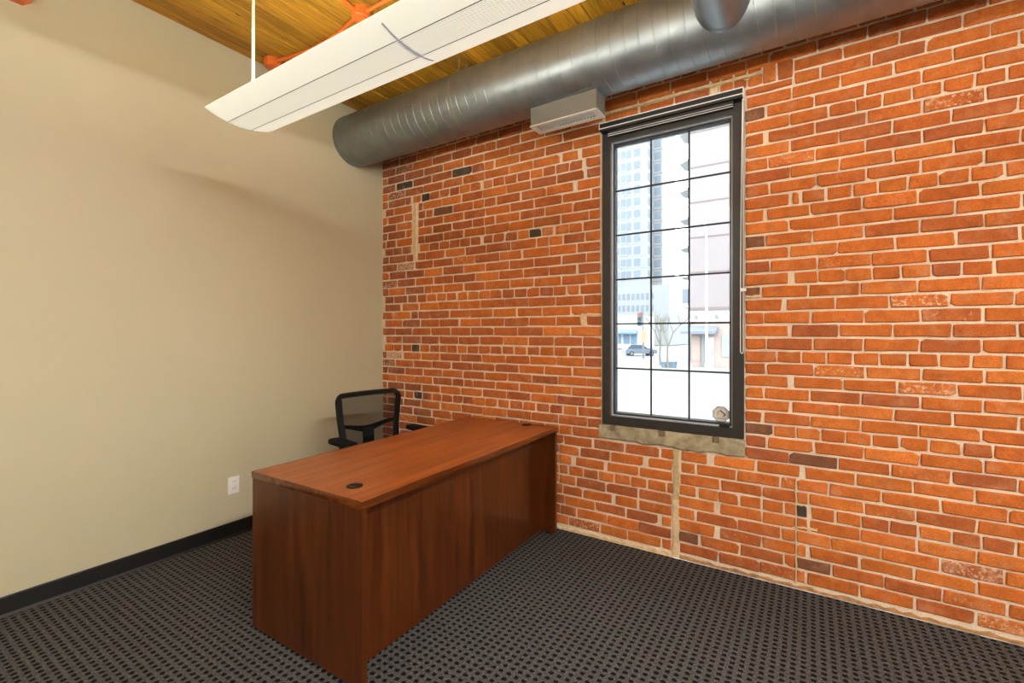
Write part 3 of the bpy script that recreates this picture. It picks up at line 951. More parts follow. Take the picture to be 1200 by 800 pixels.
lx, lz = 2.871, 0.905
bar((lx - 0.004, lz + 0.020), (lx + 0.024, lz - 0.004), 0.006, MT['decal_ink'], 'mark')
bar((lx + 0.024, lz - 0.003), (lx + 0.012, lz - 0.014), 0.006, MT['decal_ink'], 'mark')
bar((lx - 0.003, lz + 0.020), (lx - 0.022, lz + 0.001), 0.006, MT['decal_faint'], 'mark')
bar((lx - 0.022, lz + 0.002), (lx - 0.012, lz - 0.010), 0.005, MT['decal_faint'], 'mark')
bar((lx - 0.026, lz - 0.027), (lx + 0.026, lz - 0.027), 0.004, MT['decal_rim'], 'mark')

# ---------------------------------------------------------------- main duct
DY, DZ, DR = -0.318, 3.029, 0.2084
duct = thing('spiral_duct', (0, DY, DZ), 'large round galvanised spiral duct running above the window', 'duct')


def ring(y, z, r, x, n=64):
    return [(x, y + r * math.cos(2 * PI * i / n), z + r * math.sin(2 * PI * i / n)) for i in range(n)]


mb = MB()
N = 64
NX = 54
for i in range(NX + 1):
    mb.v += ring(DY, DZ, DR, (0.002 + (ROOM_X - 0.004) * i / NX))
for i in range(NX):
    for k in range(N):
        mb.f.append((i * N + k, i * N + (k + 1) % N, (i + 1) * N + (k + 1) % N, (i + 1) * N + k))
mb.build('duct_body', MT['galv'], duct, smooth=True)
mb = MB()
turns = int((ROOM_X - 0.02) / 0.078)
M_ = turns * 48
for i in range(M_ + 1):
    an = 2 * PI * i / 48
    x = 0.01 + 0.078 * i / 48
    for dx, rr in ((-0.0045, DR - 0.0004), (-0.0014, DR + 0.0019), (0.0014, DR + 0.0019), (0.0045, DR - 0.0004)):
        mb.v.append((x + dx, DY + rr * math.cos(an), DZ + rr * math.sin(an)))
for i in range(M_):
    for k in range(3):
        mb.f.append((i * 4 + k, i * 4 + k + 1, (i + 1) * 4 + k + 1, (i + 1) * 4 + k))
mb.build('spiral_seam', MT['galv'], duct, smooth=True)
for hx in (1.25, 3.9):
    mb = MB()
    pts = [(DY + (DR + 0.0045) * math.cos(t), DZ + (DR + 0.0045) * math.sin(t)) for t in [PI * 0.52 + 2 * PI * 0.96 * i / 48 for i in range(49)]]
    mb.sheet(pts, 'x', hx - 0.012, hx + 0.012, 0.0015)
    mb.box(hx - 0.012, hx + 0.012, DY - 0.012, DY - 0.010, DZ + DR, ROOM_Z - 0.004)
    mb.build('hanger_strap', MT['strap'], duct)
# front strap up to the ceiling, seen between lamp and duct
MB().tube([(1.25, DY - 0.100, DZ + DR * 0.87), (1.25, DY - 0.096, ROOM_Z - 0.002)], 0.006, 6).build('hanger_rod', MT['strap'], duct)

bd = thing('branch_duct', (2.962, DY, 3.0), 'smaller round metal duct branching off the large duct towards the room', 'duct')
mb = MB()
BRD, BX, BZ = 0.128, 2.962, 3.000
n = 40
rows = []
for i in range(n):
    an = 2 * PI * i / n
    dz_ = BZ + BRD * math.sin(an) - DZ
    ys = DY - math.sqrt(max(0.0, DR * DR - dz_ * dz_)) + 0.004
    rows.append((BX + BRD * math.cos(an), ys, BZ + BRD * math.sin(an)))
far = [(p[0], -3.2, p[2]) for p in rows]
end = [(p[0], ROOM_Y + 0.002, p[2]) for p in rows]
mb.v = rows + far + end
for q in range(2):
    for k in range(n):
        mb.f.append((q * n + k, q * n + (k + 1) % n, (q + 1) * n + (k + 1) % n, (q + 1) * n + k))
mb.build('branch_body', MT['galv'], bd, smooth=True)
mb = MB()
cl = [(p[0] + (p[0] - BX) * 0.02, p[1] - 0.0, p[2] + (p[2] - BZ) * 0.02) for p in rows]
cl2 = [(p[0], p[1] - 0.030, p[2]) for p in cl]
mb.v = cl + cl2
for k in range(n):
    mb.f.append((k, (k + 1) % n, n + (k + 1) % n, n + k))
mb.build('collar', MT['galv'], bd, smooth=True)

# ---------------------------------------------------------------- air register under the duct
RX0, RX1, RY0, RY1, RZ0, RZ1 = 1.810, 2.261, -0.383, -0.255, 2.704, 2.827
reg = thing('air_register', (RX0, RY0, RZ0), 'grey metal box register with white louvred face under the duct beside the window', 'vent')
mb = MB()
for (y0, y1) in ((RY0, RY0 + 0.002), (RY1 - 0.002, RY1)):
    mb.box(RX0, RX1, y0, y1, RZ0 + 0.003, RZ1)
for (x0, x1) in ((RX0, RX0 + 0.002), (RX1 - 0.002, RX1)):
    mb.box(x0, x1, RY0, RY1, RZ0 + 0.003, RZ1 - 0.004)
mb.build('box', MT['grey_box'], reg)
pts = []
for i in range(13):
    y = RY0 - 0.018 + (RY1 - RY0 + 0.036) * i / 12
    pts.append((y, DZ - math.sqrt((DR + 0.0045) ** 2 - (y - DY) ** 2)))
MB().sheet(pts, 'x', RX0 - 0.012, RX1 + 0.012, -0.002).build('saddle_flange', MT['galv'], reg)
fr = MB()
m_ = 0.020
fr.box(RX0 - 0.004, RX1 + 0.004, RY0 - 0.004, RY0 + m_, RZ0, RZ0 + 0.004)
fr.box(RX0 - 0.004, RX1 + 0.004, RY1 - m_ - 0.012, RY1 + 0.004, RZ0, RZ0 + 0.004)
fr.box(RX0 - 0.004, RX0 + m_ + 0.016, RY0 + m_, RY1 - m_ - 0.012, RZ0, RZ0 + 0.004)
fr.box(RX1 - m_ - 0.016, RX1 + 0.004, RY0 + m_, RY1 - m_ - 0.012, RZ0, RZ0 + 0.004)
fr.build('face_frame', MT['register'], reg)
MB().box(RX0 + 0.02, RX1 - 0.02, RY0 + 0.01, RY1 - 0.01, RZ0 + 0.026, RZ0 + 0.028).build('damper', MT['slot'], reg)
lv0 = None
for i in range(20):
    xx = RX0 + m_ + 0.026 + (RX1 - RX0 - 2 * m_ - 0.052) * i / 19
    if lv0 is None:
        y0, y1 = RY0 + m_, RY1 - m_ - 0.012
        o = MB().prism([(-0.003, 0.001), (-0.001, 0.001), (0.009, 0.019), (0.007, 0.019)], 'y', y0 - RY0, y1 - RY0).build('louvre', MT['register'], None)
        lv0 = o.data
    else:
        o = bpy.data.objects.new('louvre', lv0)
        COL.objects.link(o)
    o.parent = reg
    o.location = (xx - RX0, 0, 0)

# ---------------------------------------------------------------- pendant lamps
SEG = 1.20


def pendant(x0, nseg, yc, label):
    zr, zl, hw = 2.469, 2.434, 0.161
    sag = zr - zl
    R = (hw * hw + sag * sag) / (2 * sag)
    zc = zl + R
    amax = math.asin(hw / R)
    asm = math.asin(0.0575 / R)
    x1 = x0 + nseg * SEG
    p = thing('pendant_lamp', (x0, yc, zl), label, 'lamp')
    arc = lambda a0, a1, n: [(yc + R * math.sin(a0 + (a1 - a0) * i / n), zc - R * math.cos(a0 + (a1 - a0) * i / n)) for i in range(n + 1)]
    near = arc(-amax, -asm - 0.003, 8)
    mid = arc(-asm + 0.003, asm - 0.003, 8)
    far_ = arc(asm + 0.003, amax, 8)
    lip_n = [(near[0][0] + 0.012, near[0][1] + 0.010), (near[0][0] + 0.004, near[0][1] + 0.008), (near[0][0], near[0][1] + 0.003)]
    lip_f = [(far_[-1][0], far_[-1][1] + 0.003), (far_[-1][0] - 0.004, far_[-1][1] + 0.008), (far_[-1][0] - 0.012, far_[-1][1] + 0.010)]
    for s in range(nseg):
        a, b = x0 + s * SEG, x0 + (s + 1) * SEG - 0.0002
        MB().sheet(lip_n + near, 'x', a, b, 0.002, 4).build('side_diffuser', MT['shell'], p, smooth=True)
        MB().sheet(mid, 'x', a, b, 0.002, 4).build('perforated_panel', MT['shell_perf'], p, smooth=True)
        MB().sheet(far_ + lip_f, 'x', a, b, 0.002, 4).build('side_diffuser', MT['shell'], p, smooth=True)
        for dy in (-0.085, -0.045, 0.045, 0.085):
            MB().cyl((a + 0.02, yc + dy, 2.484), (b - 0.02, yc + dy, 2.484), 0.0095, 8).build('fluorescent_tube', MT['tube'], p)
        MB().box(a, b, yc - 0.02, yc + 0.02, 2.438, 2.452).build('ballast_tray', MT['white_metal'], p)
    for sgn in (-1, 1):
        a_ = sgn * asm
        y, z = yc + R * math.sin(a_), zc - R * math.cos(a_)
        MB().box(x0, x1, y - 0.0014, y + 0.0014, z - 0.0012, z + 0.006).build('seam_strip', MT['dark_seam'], p)
    for s in range(1, nseg):
        xx = x0 + s * SEG
        full = arc(-amax * 0.82, amax * 0.80, 16)
        full = [(q[0], q[1] - 0.0016) for q in full]
        MB().sheet(full, 'x', xx - 0.005, xx + 0.005, 0.0012).build('joint_shade_strap', MT['joint_shade'], p, smooth=True)
        tb = MB()
        for i in range(13):
            an = -asm + 2 * asm * i / 12
            yy, zz = yc + R * math.sin(an), zc - R * math.cos(an)
            tb.box(xx - 0.014, xx + 0.014, yy - 0.0015, yy + 0.0015, zz - 0.0026, zz - 0.0008)
        tb.build('joint_shade_teeth', MT['joint_shade'], p)
    cap = [(q[0], q[1]) for q in lip_n + near[:-1] + arc(-asm, asm, 8) + far_[1:] + lip_f]
    for xx, w in ((x0, -0.003), (x1, 0.003)):
        MB().prism(cap, 'x', xx, xx + w).build('end_cap', MT['white_metal'], p)
    for xx in [x0 + 0.128] + [x0 + s * SEG for s in range(1, nseg)] + [x1 - 0.128]:
        rd = MB().cyl((xx, yc, 2.47), (xx, yc, ROOM_Z - 0.004), 0.0075, 10).build('hanging_rod', MT['white_metal'], p)
        MB().rbox(xx - 0.012, xx - 0.006, yc - 0.004, yc + 0.004, 2.874, 2.888, 0.001).build('stem_nub', MT['white_metal'], p)
        MB().tube([(xx, yc, ROOM_Z - 0.028), (xx, yc, ROOM_Z - 0.010), (xx, yc, ROOM_Z - 0.0035)], [0.02, 0.05, 0.056], 20).build('ceiling_canopy', MT['white_metal'], p)
    return p


pendant(0.873, 3, -1.710, 'long white pendant lamp with perforated centre hanging from a white rod')


def fill_strip(x, y0, y1, z, label):
    """added fill light out of view, shaped as a bare twin-tube strip"""
    p = thing('fill_strip', (x, y0, z), label, 'lamp', 'added fill lights out of view')
    MB().prism([(x - 0.045, z + 0.030), (x - 0.030, z + 0.085), (x + 0.030, z + 0.085), (x + 0.045, z + 0.030)], 'y', y0, y1).build('channel', MT['white_metal'], p)
    for dx in (-0.05, 0.05):
        MB().cyl((x + dx, y0 + 0.03, z), (x + dx, y1 - 0.03, z), 0.019, 10).build('fluorescent_tube', MT['fill_strip_tube'], p)
    for yy in (y0 + 0.015, y1 - 0.015):
        MB().rbox(x - 0.075, x + 0.075, yy - 0.012, yy + 0.012, z - 0.022, z + 0.032, 0.003).build('lamp_holder', MT['white_metal'], p)
    for yy in (y0 + 0.2, y1 - 0.2):
        MB().cyl((x, yy, z + 0.085), (x, yy, ROOM_Z - 0.004), 0.005, 8).build('hanging_rod', MT['white_metal'], p)


fill_strip(4.90, -4.40, -1.90, 2.85, 'longer added fill light with twin tubes, out of view at the right')
fill_strip(2.00, -4.40, -3.92, 2.85, 'shorter added fill light with twin tubes, out of view near the beige wall')

# ---------------------------------------------------------------- orange conduit on the ceiling
cd = thing('conduit_run', (0.133, -1.108, ROOM_Z), 'orange painted conduit with two junction boxes on the wooden ceiling', 'conduit')


def junction(x, y, z, par, axis='z', r=0.056, d=0.055):
    p = [(r * math.cos(PI / 8 + PI / 4 * i), r * math.sin(PI / 8 + PI / 4 * i)) for i in range(8)]
    pi_ = [(q[0] * 0.9, q[1] * 0.9) for q in p]
    mk = (lambda q, t: (x + q[0], y + q[1], z - t)) if axis == 'z' else (lambda q, t: (x + t, y + q[0], z + q[1]))
    vs = [mk(q, 0) for q in p] + [mk(q, d - 0.004) for q in p] + [mk(q, d) for q in pi_]
    fs = [tuple(range(8)), tuple(range(16, 24))]
    for k in range(2):
        for i in range(8):
            fs.append((k * 8 + i, k * 8 + (i + 1) % 8, (k + 1) * 8 + (i + 1) % 8, (k + 1) * 8 + i))
    o = MB().add(vs, fs).build('junction_box', MT['orange'], par)
    for s in (-1, 1):
        a, b = mk((s * r * 0.55, 0), d - 0.001), mk((s * r * 0.55, 0), d + 0.003)
        MB().cyl(a, b, 0.005, 8).build('cover_screw', MT['orange'], o)
    return o


def bez(p, q, sagz, n=14, wob=0.0):
    r_ = []
    for i in range(n + 1):
        t = i / n
        v = Vector(p).lerp(Vector(q), t)
        v.z -= sagz * math.sin(PI * t)
        v.y += wob * math.sin(PI * t)
        r_.append(v[:])
    return r_


zc_ = ROOM_Z - 0.024
junction(0.135, -1.108, ROOM_Z - 0.003, cd)
junction(1.068, -1.110, ROOM_Z - 0.003, cd)
MB().tube(bez((0.18, -1.108, zc_), (1.025, -1.108, zc_), 0.004, wob=0.05), 0.0115, 10).build('conduit', MT['orange'], cd, smooth=True)
MB().tube(bez((1.11, -1.105, zc_), (6.39, -1.20, zc_), 0.0, wob=0.04), 0.0115, 10).build('conduit', MT['orange'], cd, smooth=True)
MB().tube([(1.062, -1.155, zc_), (1.072, -1.26, zc_), (1.10, -1.45, zc_), (1.15, -1.75, zc_), (1.18, -2.2, zc_), (1.20, -4.48, zc_)], 0.0115, 10).build('conduit', MT['orange'], cd, smooth=True)
MB().cyl((0.600, -1.058, zc_ - 0.004), (0.640, -1.058, zc_ - 0.004), 0.0155, 12).build('coupling', MT['orange'], cd)
wb = thing('wall_junction_box', (0, -2.34, 3.075), 'orange junction box high on the beige wall', 'junction box')
junction(0.0, -2.34, 3.075, wb, 'x')
MB().cyl((0.022, -2.34, 3.12), (0.022, -2.34, ROOM_Z - 0.004), 0.0115, 10).build('conduit', MT['orange'], wb)

# ---------------------------------------------------------------- wall outlet
ou = thing('wall_outlet', (0, -1.307, 0.348), 'white double power outlet low on the beige wall beside the desk', 'outlet')
MB().rbox(0.0, 0.007, -1.343, -1.271, 0.291, 0.406, 0.002).build('cover_plate', MT['white_plastic'], ou)
for zz in (0.325, 0.372):
    f = MB().rbox(0.005, 0.0095, -1.325, -1.289, zz - 0.017, zz + 0.017, 0.0015).build('socket', MT['white_plastic'], ou)
    MB().box(0.009, 0.0099, -1.316, -1.3135, zz - 0.004, zz + 0.008).box(0.009, 0.0099, -1.3005, -1.298, zz - 0.004, zz + 0.008).build('slots', MT['slot'], f)
MB().cyl((0.006, -1.307, 0.3485), (0.0085, -1.307, 0.3485), 0.003, 8).build('screw', MT['white_metal'], ou)

# ---------------------------------------------------------------- desk
DX, DYY = 1.480, -0.929
dk = thing('office_desk', (DX, DYY, 0), 'cherry wood office desk with two black cable grommets in its top', 'desk')
X0, X1, Y0, Y1 = DX - 0.382, DX + 0.382, DYY - 0.8425, DYY + 0.8425
MB().box(X0 + 0.005, X1 - 0.005, Y0 + 0.005, Y1 - 0.005, 0.707, 0.737).build('desk_top', MT['cherry_y_lit'], dk)
for (xa, xb, ya, yb) in ((X0, X0 + 0.0055, Y0, Y1), (X1 - 0.0055, X1, Y0, Y1), (X0 + 0.005, X1 - 0.005, Y0, Y0 + 0.0055), (X0 + 0.005, X1 - 0.005, Y1 - 0.0055, Y1)):
    MB().rbox(xa, xb, ya, yb, 0.706, 0.7372, 0.0025).build('edge_band', MT['cherry_edge_shaded'], dk, smooth=True)
for nm, ya, yb in (('near', Y0 + 0.003, Y0 + 0.031), ('far', Y1 - 0.031, Y1 - 0.003)):
    ep = MB().rbox(X0 + 0.004, X1 - 0.004, ya, yb, 0.010, 0.706, 0.0012).build('end_panel', MT['cherry_z_shaded'], dk)
    for xx in (X0 + 0.06, X1 - 0.06):
        MB().cyl((xx, (ya + yb) / 2, 0.0), (xx, (ya + yb) / 2, 0.011), 0.013, 12).build('glide', MT['black_plastic'], ep)
MX = DX + 0.270
MB().rbox(MX - 0.018, MX, Y0 + 0.031, Y1 - 0.031, 0.012, 0.706, 0.001).build('modesty_panel', MT['cherry_z_shaded'], dk)
for gx, gy in ((1.682, -1.657), (1.642, -0.135)):
    g = MB()
    n = 24
    g.tube([(gx, gy, 0.7365), (gx, gy, 0.7395), (gx, gy, 0.7405)], [0.034, 0.034, 0.031], n)
    go = g.build('grommet', MT['black_plastic'], dk, smooth=True)
    MB().rbox(gx - 0.006, gx + 0.016, gy - 0.022, gy - 0.010, 0.7403, 0.7412, 0.0004).build('cable_slot', MT['slot'], go)
dk.rotation_euler = (0, 0, math.radians(0.85))

# ---------------------------------------------------------------- office chair (faces the desk, +x)
CHX, CHY = 0.885, -0.745
ch = thing('office_chair', (CHX, CHY, 0), 'black mesh back office chair behind the desk', 'chair')


def cp(x, y, z):
    return (CHX + x, CHY + y, z)


def back_x(z, y):
    t = (z - 0.50) / 0.47
    return -0.185 - 0.055 * t - 0.02 * math.sin(PI * t) + 0.05 * (1 - (1 - (abs(y) / 0.29) ** 2))


# outer back frame: a closed rounded loop
HWB, ZB, ZT = 0.262, 0.505, 0.975


def back_loop(hw_t, hw_b, zb, zt, rc, n=7):
    pts = []
    cor = [(hw_t - rc, zt - rc, 0), (-(hw_t - rc), zt - rc, PI / 2), (-(hw_b - rc), zb + rc, PI), (hw_b - rc, zb + rc, 1.5 * PI)]
    for (cy, cz, a0) in cor:
        for i in range(n):
            an = a0 + PI / 2 * i / (n - 1)
            pts.append((cy + rc * math.cos(an), cz + rc * math.sin(an)))
    dense = []
    for i in range(len(pts)):
        p, q = pts[i], pts[(i + 1) % len(pts)]
        d = math.hypot(q[0] - p[0], q[1] - p[1])
        k = max(1, int(d / 0.05))
        for s in range(k):
            dense.append((p[0] + (q[0] - p[0]) * s / k, p[1] + (q[1] - p[1]) * s / k))
    return dense


loop = back_loop(0.262, 0.222, ZB, ZT, 0.06)
lo = MB()
nl = len(loop)
for i, (y, z) in enumerate(loop):
    p, q = loop[i - 1], loop[(i + 1) % nl]
    ty, tz = q[0] - p[0], q[1] - p[1]
    l = math.hypot(ty, tz)
    ny, nz = -tz / l, ty / l                  # inward
    wd = 0.046 if abs(nz) < 0.7 else 0.036
    bx = back_x(z, y)
    for (a, d) in ((0.0, -0.008), (0.006, 0.012), (wd - 0.006, 0.012), (wd, 0.0), (wd - 0.006, -0.014), (0.006, -0.018)):
        lo.v.append(cp(bx + d, y + ny * a, z + nz * a))
for i in range(nl):
    j = (i + 1) % nl
    for k in range(6):
        lo.f.append((i * 6 + k, i * 6 + (k + 1) % 6, j * 6 + (k + 1) % 6, j * 6 + k))
lo.build('back_frame', MT['black_plastic'], ch, smooth=True)
# net
ne = MB()
nu, nv = 14, 14
for i in range(nv + 1):
    z = ZB + 0.03 + (ZT - ZB - 0.06) * i / nv
    hw = 0.205 + (0.240 - 0.205) * i / nv
    for k in range(nu + 1):
        y = -hw + 2 * hw * k / nu
        ne.v.append(cp(back_x(z, y) + 0.004, y, z))
for i in range(nv):
    for k in range(nu):
        a = i * (nu + 1) + k
        ne.f.append((a, a + 1, a + nu + 2, a + nu + 1))
ne.build('back_net', MT['net'], ch, smooth=True)
# lumbar bar: winged, lower in the middle, with the spine below
lb = MB()
ws = []
for i in range(17):
    y = -0.225 + 0.45 * i / 16
    z = 0.745 - 0.040 * math.cos(PI * y / 0.45) ** 2 * 1.0
    ws.append((y, z, back_x(z, y) - 0.022, 0.011 + 0.010 * math.cos(PI * y / 0.45) ** 2))
for (y, z, xx, h) in ws:
    lb.v += [cp(xx, y, z + h), cp(xx + 0.012, y, z + h), cp(xx + 0.012, y, z - h), cp(xx, y, z - h)]
for i in range(16):
    for k in range(4):
        lb.f.append((i * 4 + k, i * 4 + (k + 1) % 4, (i + 1) * 4 + (k + 1) % 4, (i + 1) * 4 + k))
lb.f += [(0, 1, 2, 3), (64, 65, 66, 67)]
lb.build('lumbar_bar', MT['black_plastic'], ch)
sp = MB()
pr = [(-0.232, 0.715), (-0.228, 0.60), (-0.222, 0.50), (-0.20, 0.42), (-0.12, 0.385), (-0.02, 0.375), (-0.02, 0.395), (-0.11, 0.41), (-0.185, 0.45), (-0.200, 0.51), (-0.212, 0.60), (-0.218, 0.715)]
sp.prism([(CHX + a, b) for a, b in pr], 'y', CHY - 0.042, CHY + 0.042)
sp.build('spine', MT['black_plastic'], ch)


def cushion(x0, x1, y0, y1, z0, z1, name, mat, r=0.05):
    bm = bmesh.new()
    bmesh.ops.create_cube(bm, size=1.0)
    for v in bm.verts:
        v.co = Vector((CHX + (x0 + x1) / 2 + v.co.x * (x1 - x0), CHY + (y0 + y1) / 2 + v.co.y * (y1 - y0), (z0 + z1) / 2 + v.co.z * (z1 - z0)))
    vert = [e for e in bm.edges if abs(e.verts[0].co.z - e.verts[1].co.z) > 1e-4]
    bmesh.ops.bevel(bm, geom=vert, offset=r, segments=5, affect='EDGES', profile=0.5)
    hor = [e for e in bm.edges if abs(e.verts[0].co.z - e.verts[1].co.z) < 1e-4 and len(e.link_faces) == 2]
    bmesh.ops.bevel(bm, geom=hor, offset=min(0.018, (z1 - z0) * 0.35), segments=3, affect='EDGES', profile=0.5)
    bm.verts.index_update()
    mb_ = MB().add([v.co[:] for v in bm.verts], [[v.index for v in f.verts] for f in bm.faces])
    bm.free()
    return mb_.build(name, mat, ch, smooth=True)


cushion(-0.20, 0.27, -0.24, 0.24, 0.425, 0.50, 'seat', MT['black_fabric'], 0.07)
cushion(-0.19, 0.26, -0.23, 0.23, 0.400, 0.430, 'seat_pan', MT['black_plastic'], 0.06)
for s in (-1, 1):
    ya = s * 0.305
    arm = cushion(-0.16, 0.10, ya - 0.045, ya + 0.045, 0.668, 0.700, 'arm_pad', MT['black_fabric'], 0.035)
    ab = MB()
    ab.tube([cp(-0.02, s * 0.16, 0.405), cp(-0.02, s * 0.27, 0.41), cp(-0.025, s * 0.300, 0.44), cp(-0.03, s * 0.305, 0.56), cp(-0.03, s * 0.305, 0.672)], [0.017, 0.018, 0.02, 0.021, 0.024], 10)
    ab.build('arm_post', MT['black_plastic'], ch, smooth=True)
MB().cyl(cp(0, 0, 0.11), cp(0, 0, 0.26), 0.028, 16).cyl(cp(0, 0, 0.26), cp(0, 0, 0.40), 0.016, 14).build('gas_lift', MT['black_plastic'], ch, smooth=True)
MB().rbox(CHX - 0.10, CHX + 0.10, CHY - 0.07, CHY + 0.07, 0.375, 0.405, 0.006).build('tilt_mechanism', MT['black_plastic'], ch)
for k in range(5):
    an = 2 * PI * k / 5 + 0.3
    c, s = math.cos(an), math.sin(an)
    lg = MB().tube([cp(0.02 * c, 0.02 * s, 0.125), cp(0.15 * c, 0.15 * s, 0.108), cp(0.30 * c, 0.30 * s, 0.080)], [0.030, 0.024, 0.017], 8).build('base_leg', MT['black_plastic'], ch, smooth=True)
    cs = MB()
    ox, oy = 0.30 * c, 0.30 * s
    cs.cyl(cp(ox, oy, 0.05), cp(ox, oy, 0.085), 0.006, 8)
    for w in (-1, 1):
        px_, py_ = -s * 0.012 * w, c * 0.012 * w
        cs.cyl(cp(ox + px_ * 0.5, oy + py_ * 0.5, 0.028), cp(ox + px_ * 2.0, oy + py_ * 2.0, 0.028), 0.0275, 16)
    cs.build('caster', MT['black_plastic'], lg)
ch.rotation_euler = (0, 0, math.radians(-8))

# ---------------------------------------------------------------- outside: street level is 1.5 m below the office floor
GZ = -1.5


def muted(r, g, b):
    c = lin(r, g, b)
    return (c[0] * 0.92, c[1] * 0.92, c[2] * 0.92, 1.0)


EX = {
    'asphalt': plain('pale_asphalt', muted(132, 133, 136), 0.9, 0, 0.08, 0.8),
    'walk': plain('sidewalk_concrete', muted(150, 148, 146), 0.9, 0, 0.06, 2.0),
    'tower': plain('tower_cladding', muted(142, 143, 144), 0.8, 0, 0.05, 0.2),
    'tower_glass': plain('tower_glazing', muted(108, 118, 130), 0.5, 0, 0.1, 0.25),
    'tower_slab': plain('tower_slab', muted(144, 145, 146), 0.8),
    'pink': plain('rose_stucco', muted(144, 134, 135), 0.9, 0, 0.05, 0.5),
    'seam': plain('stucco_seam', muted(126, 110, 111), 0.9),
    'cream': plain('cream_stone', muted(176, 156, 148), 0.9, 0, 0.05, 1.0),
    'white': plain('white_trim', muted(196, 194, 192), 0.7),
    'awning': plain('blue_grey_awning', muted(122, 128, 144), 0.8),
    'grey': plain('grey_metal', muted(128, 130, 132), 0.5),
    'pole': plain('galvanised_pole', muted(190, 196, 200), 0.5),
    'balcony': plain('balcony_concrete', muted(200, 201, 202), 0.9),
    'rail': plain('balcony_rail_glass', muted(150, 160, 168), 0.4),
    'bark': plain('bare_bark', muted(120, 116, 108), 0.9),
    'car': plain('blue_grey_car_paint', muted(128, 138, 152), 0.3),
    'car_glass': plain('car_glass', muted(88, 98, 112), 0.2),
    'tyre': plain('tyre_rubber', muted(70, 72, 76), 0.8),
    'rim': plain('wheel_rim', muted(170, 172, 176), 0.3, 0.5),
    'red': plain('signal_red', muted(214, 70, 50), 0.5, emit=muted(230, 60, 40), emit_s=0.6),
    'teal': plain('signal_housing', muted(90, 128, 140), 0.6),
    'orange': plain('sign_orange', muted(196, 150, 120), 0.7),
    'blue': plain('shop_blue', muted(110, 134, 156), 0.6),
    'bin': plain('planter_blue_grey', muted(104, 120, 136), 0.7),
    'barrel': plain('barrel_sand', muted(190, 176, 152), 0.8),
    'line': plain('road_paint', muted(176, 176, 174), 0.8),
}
structure(MB().box(-160, 120, 0.6, 200, GZ - 0.3, GZ - 0.12).build('street', EX['asphalt']))
structure(MB().box(-160, 120, 0.45, 4.5, GZ - 0.3, GZ).build('sidewalk_near', EX['walk']))
structure(MB().box(-12.5, 120, 35.0, 60.0, GZ - 0.12, GZ).build('sidewalk_far', EX['walk']))
for i, (yy) in enumerate((12.0, 19.5, 27.5)):
    o = MB().box(-60, 40, yy, yy + 0.14, GZ - 0.12, GZ - 0.116).build('road_line', EX['line'])
    structure(o)


# high-rise
def tower():
    t = thing('tower_building', (-33, 110, GZ), 'tall pale high rise tower seen through the left panes', 'building')
    x0, x1, y0, y1, z1 = -45.0, -30.2, 110.0, 128.0, 74.0
    MB().box(x0, x1, y0, y1, GZ, z1).build('tower_body', EX['tower'], t)
    MB().box(x1, x1 + 2.3, y0 + 5.0, y1, GZ, z1 - 7).build('tower_wing', EX['tower'], t)
    MB().box(x0 - 2, x1 + 6, y0 - 3, y1, GZ, 12.6).build('podium', EX['tower_slab'], t)
    g = MB()
    s = MB()
    nf = 20
    for f in range(nf):
        z = 14.6 + f * 3.0
        for (a, b) in ((-38.4, -37.2), (-36.7, -35.6), (-35.3, -34.2), (-33.4, -31.9)):
            g.box(a, b, y0 - 0.06, y0 + 0.1, z + 0.3, z + 2.1)
        g.box(x1 - 0.1, x1 + 0.06, y0 + 1.0, y0 + 4.2, z + 0.3, z + 2.2)
        g.box(x1 + 0.4, x1 + 2.0, y0 + 4.94, y0 + 5.1, z + 0.4, z + 2.2)
        s.box(x0, x1 + 0.05, y0 - 0.05, y0, z - 0.2, z)
        s.box(x1, x1 + 2.5, y0 + 4.85, y0 + 5.0, z - 0.2, z)
        s.box(-36.9, -35.0, y0 - 0.12, y0, z, z + 0.3)
    g.build('windows', EX['tower_glass'], t)['kind'] = 'stuff'
    s.build('floor_slabs', EX['tower_slab'], t)['kind'] = 'stuff'
    p = MB()
    for f in range(3):
        for k in range(9):
            xx = -37.6 + k * 1.15
            p.box(xx, xx + 0.6, y0 - 3.08, y0 - 2.9, 3.8 + f * 2.8, 5.2 + f * 2.8)
    p.build('podium_windows', EX['tower_glass'], t)['kind'] = 'stuff'


tower()

# rose building across the street
pk = thing('rose_building', (-5.39, 39, GZ), 'rose coloured building with cream ground floor across the street', 'building')
PX0, PX1, PY = -5.39, 26.0, 39.0
MB().box(PX0, PX1, PY, PY + 7, 3.55, 27.0).build('upper_wall', EX['pink'], pk)
MB().box(PX0 + 0.05, PX1, PY + 0.15, PY + 7, GZ, 3.3).build('ground_floor_wall', EX['cream'], pk)
MB().box(PX0 - 0.12, PX1, PY - 0.18, PY + 7, 3.3, 3.55).build('cornice', EX['seam'], pk)
MB().box(PX0 - 0.08, PX1, PY - 0.05, PY + 0.16, 2.35, 3.3).build('fascia_band', EX['white'], pk)
for zz in (6.55, 9.55, 12.55, 15.55, 18.55, 21.55, 24.55):
    MB().box(PX0 - 0.01, PX1, PY - 0.05, PY + 0.05, zz - 0.05, zz + 0.05).build('storey_seam', EX['seam'], pk)
for xx in (-4.90, -3.28, -1.2):
    sc_ = MB().rbox(xx - 0.12, xx + 0.12, PY - 0.30, PY - 0.05, 2.62, 2.92, 0.02)
    sc_.build('wall_lantern', EX['grey'], pk)
aw = MB().prism([(PY + 0.1, 1.95), (PY - 1.0, 1.52), (PY - 1.0, 1.30), (PY + 0.1, 1.40)], 'x', -6.0, -3.2).build('awning', EX['awning'], pk)
MB().box(-4.46, -4.22, PY - 0.15, PY + 0.2, GZ, 1.42).build('door_post', EX['grey'], pk)
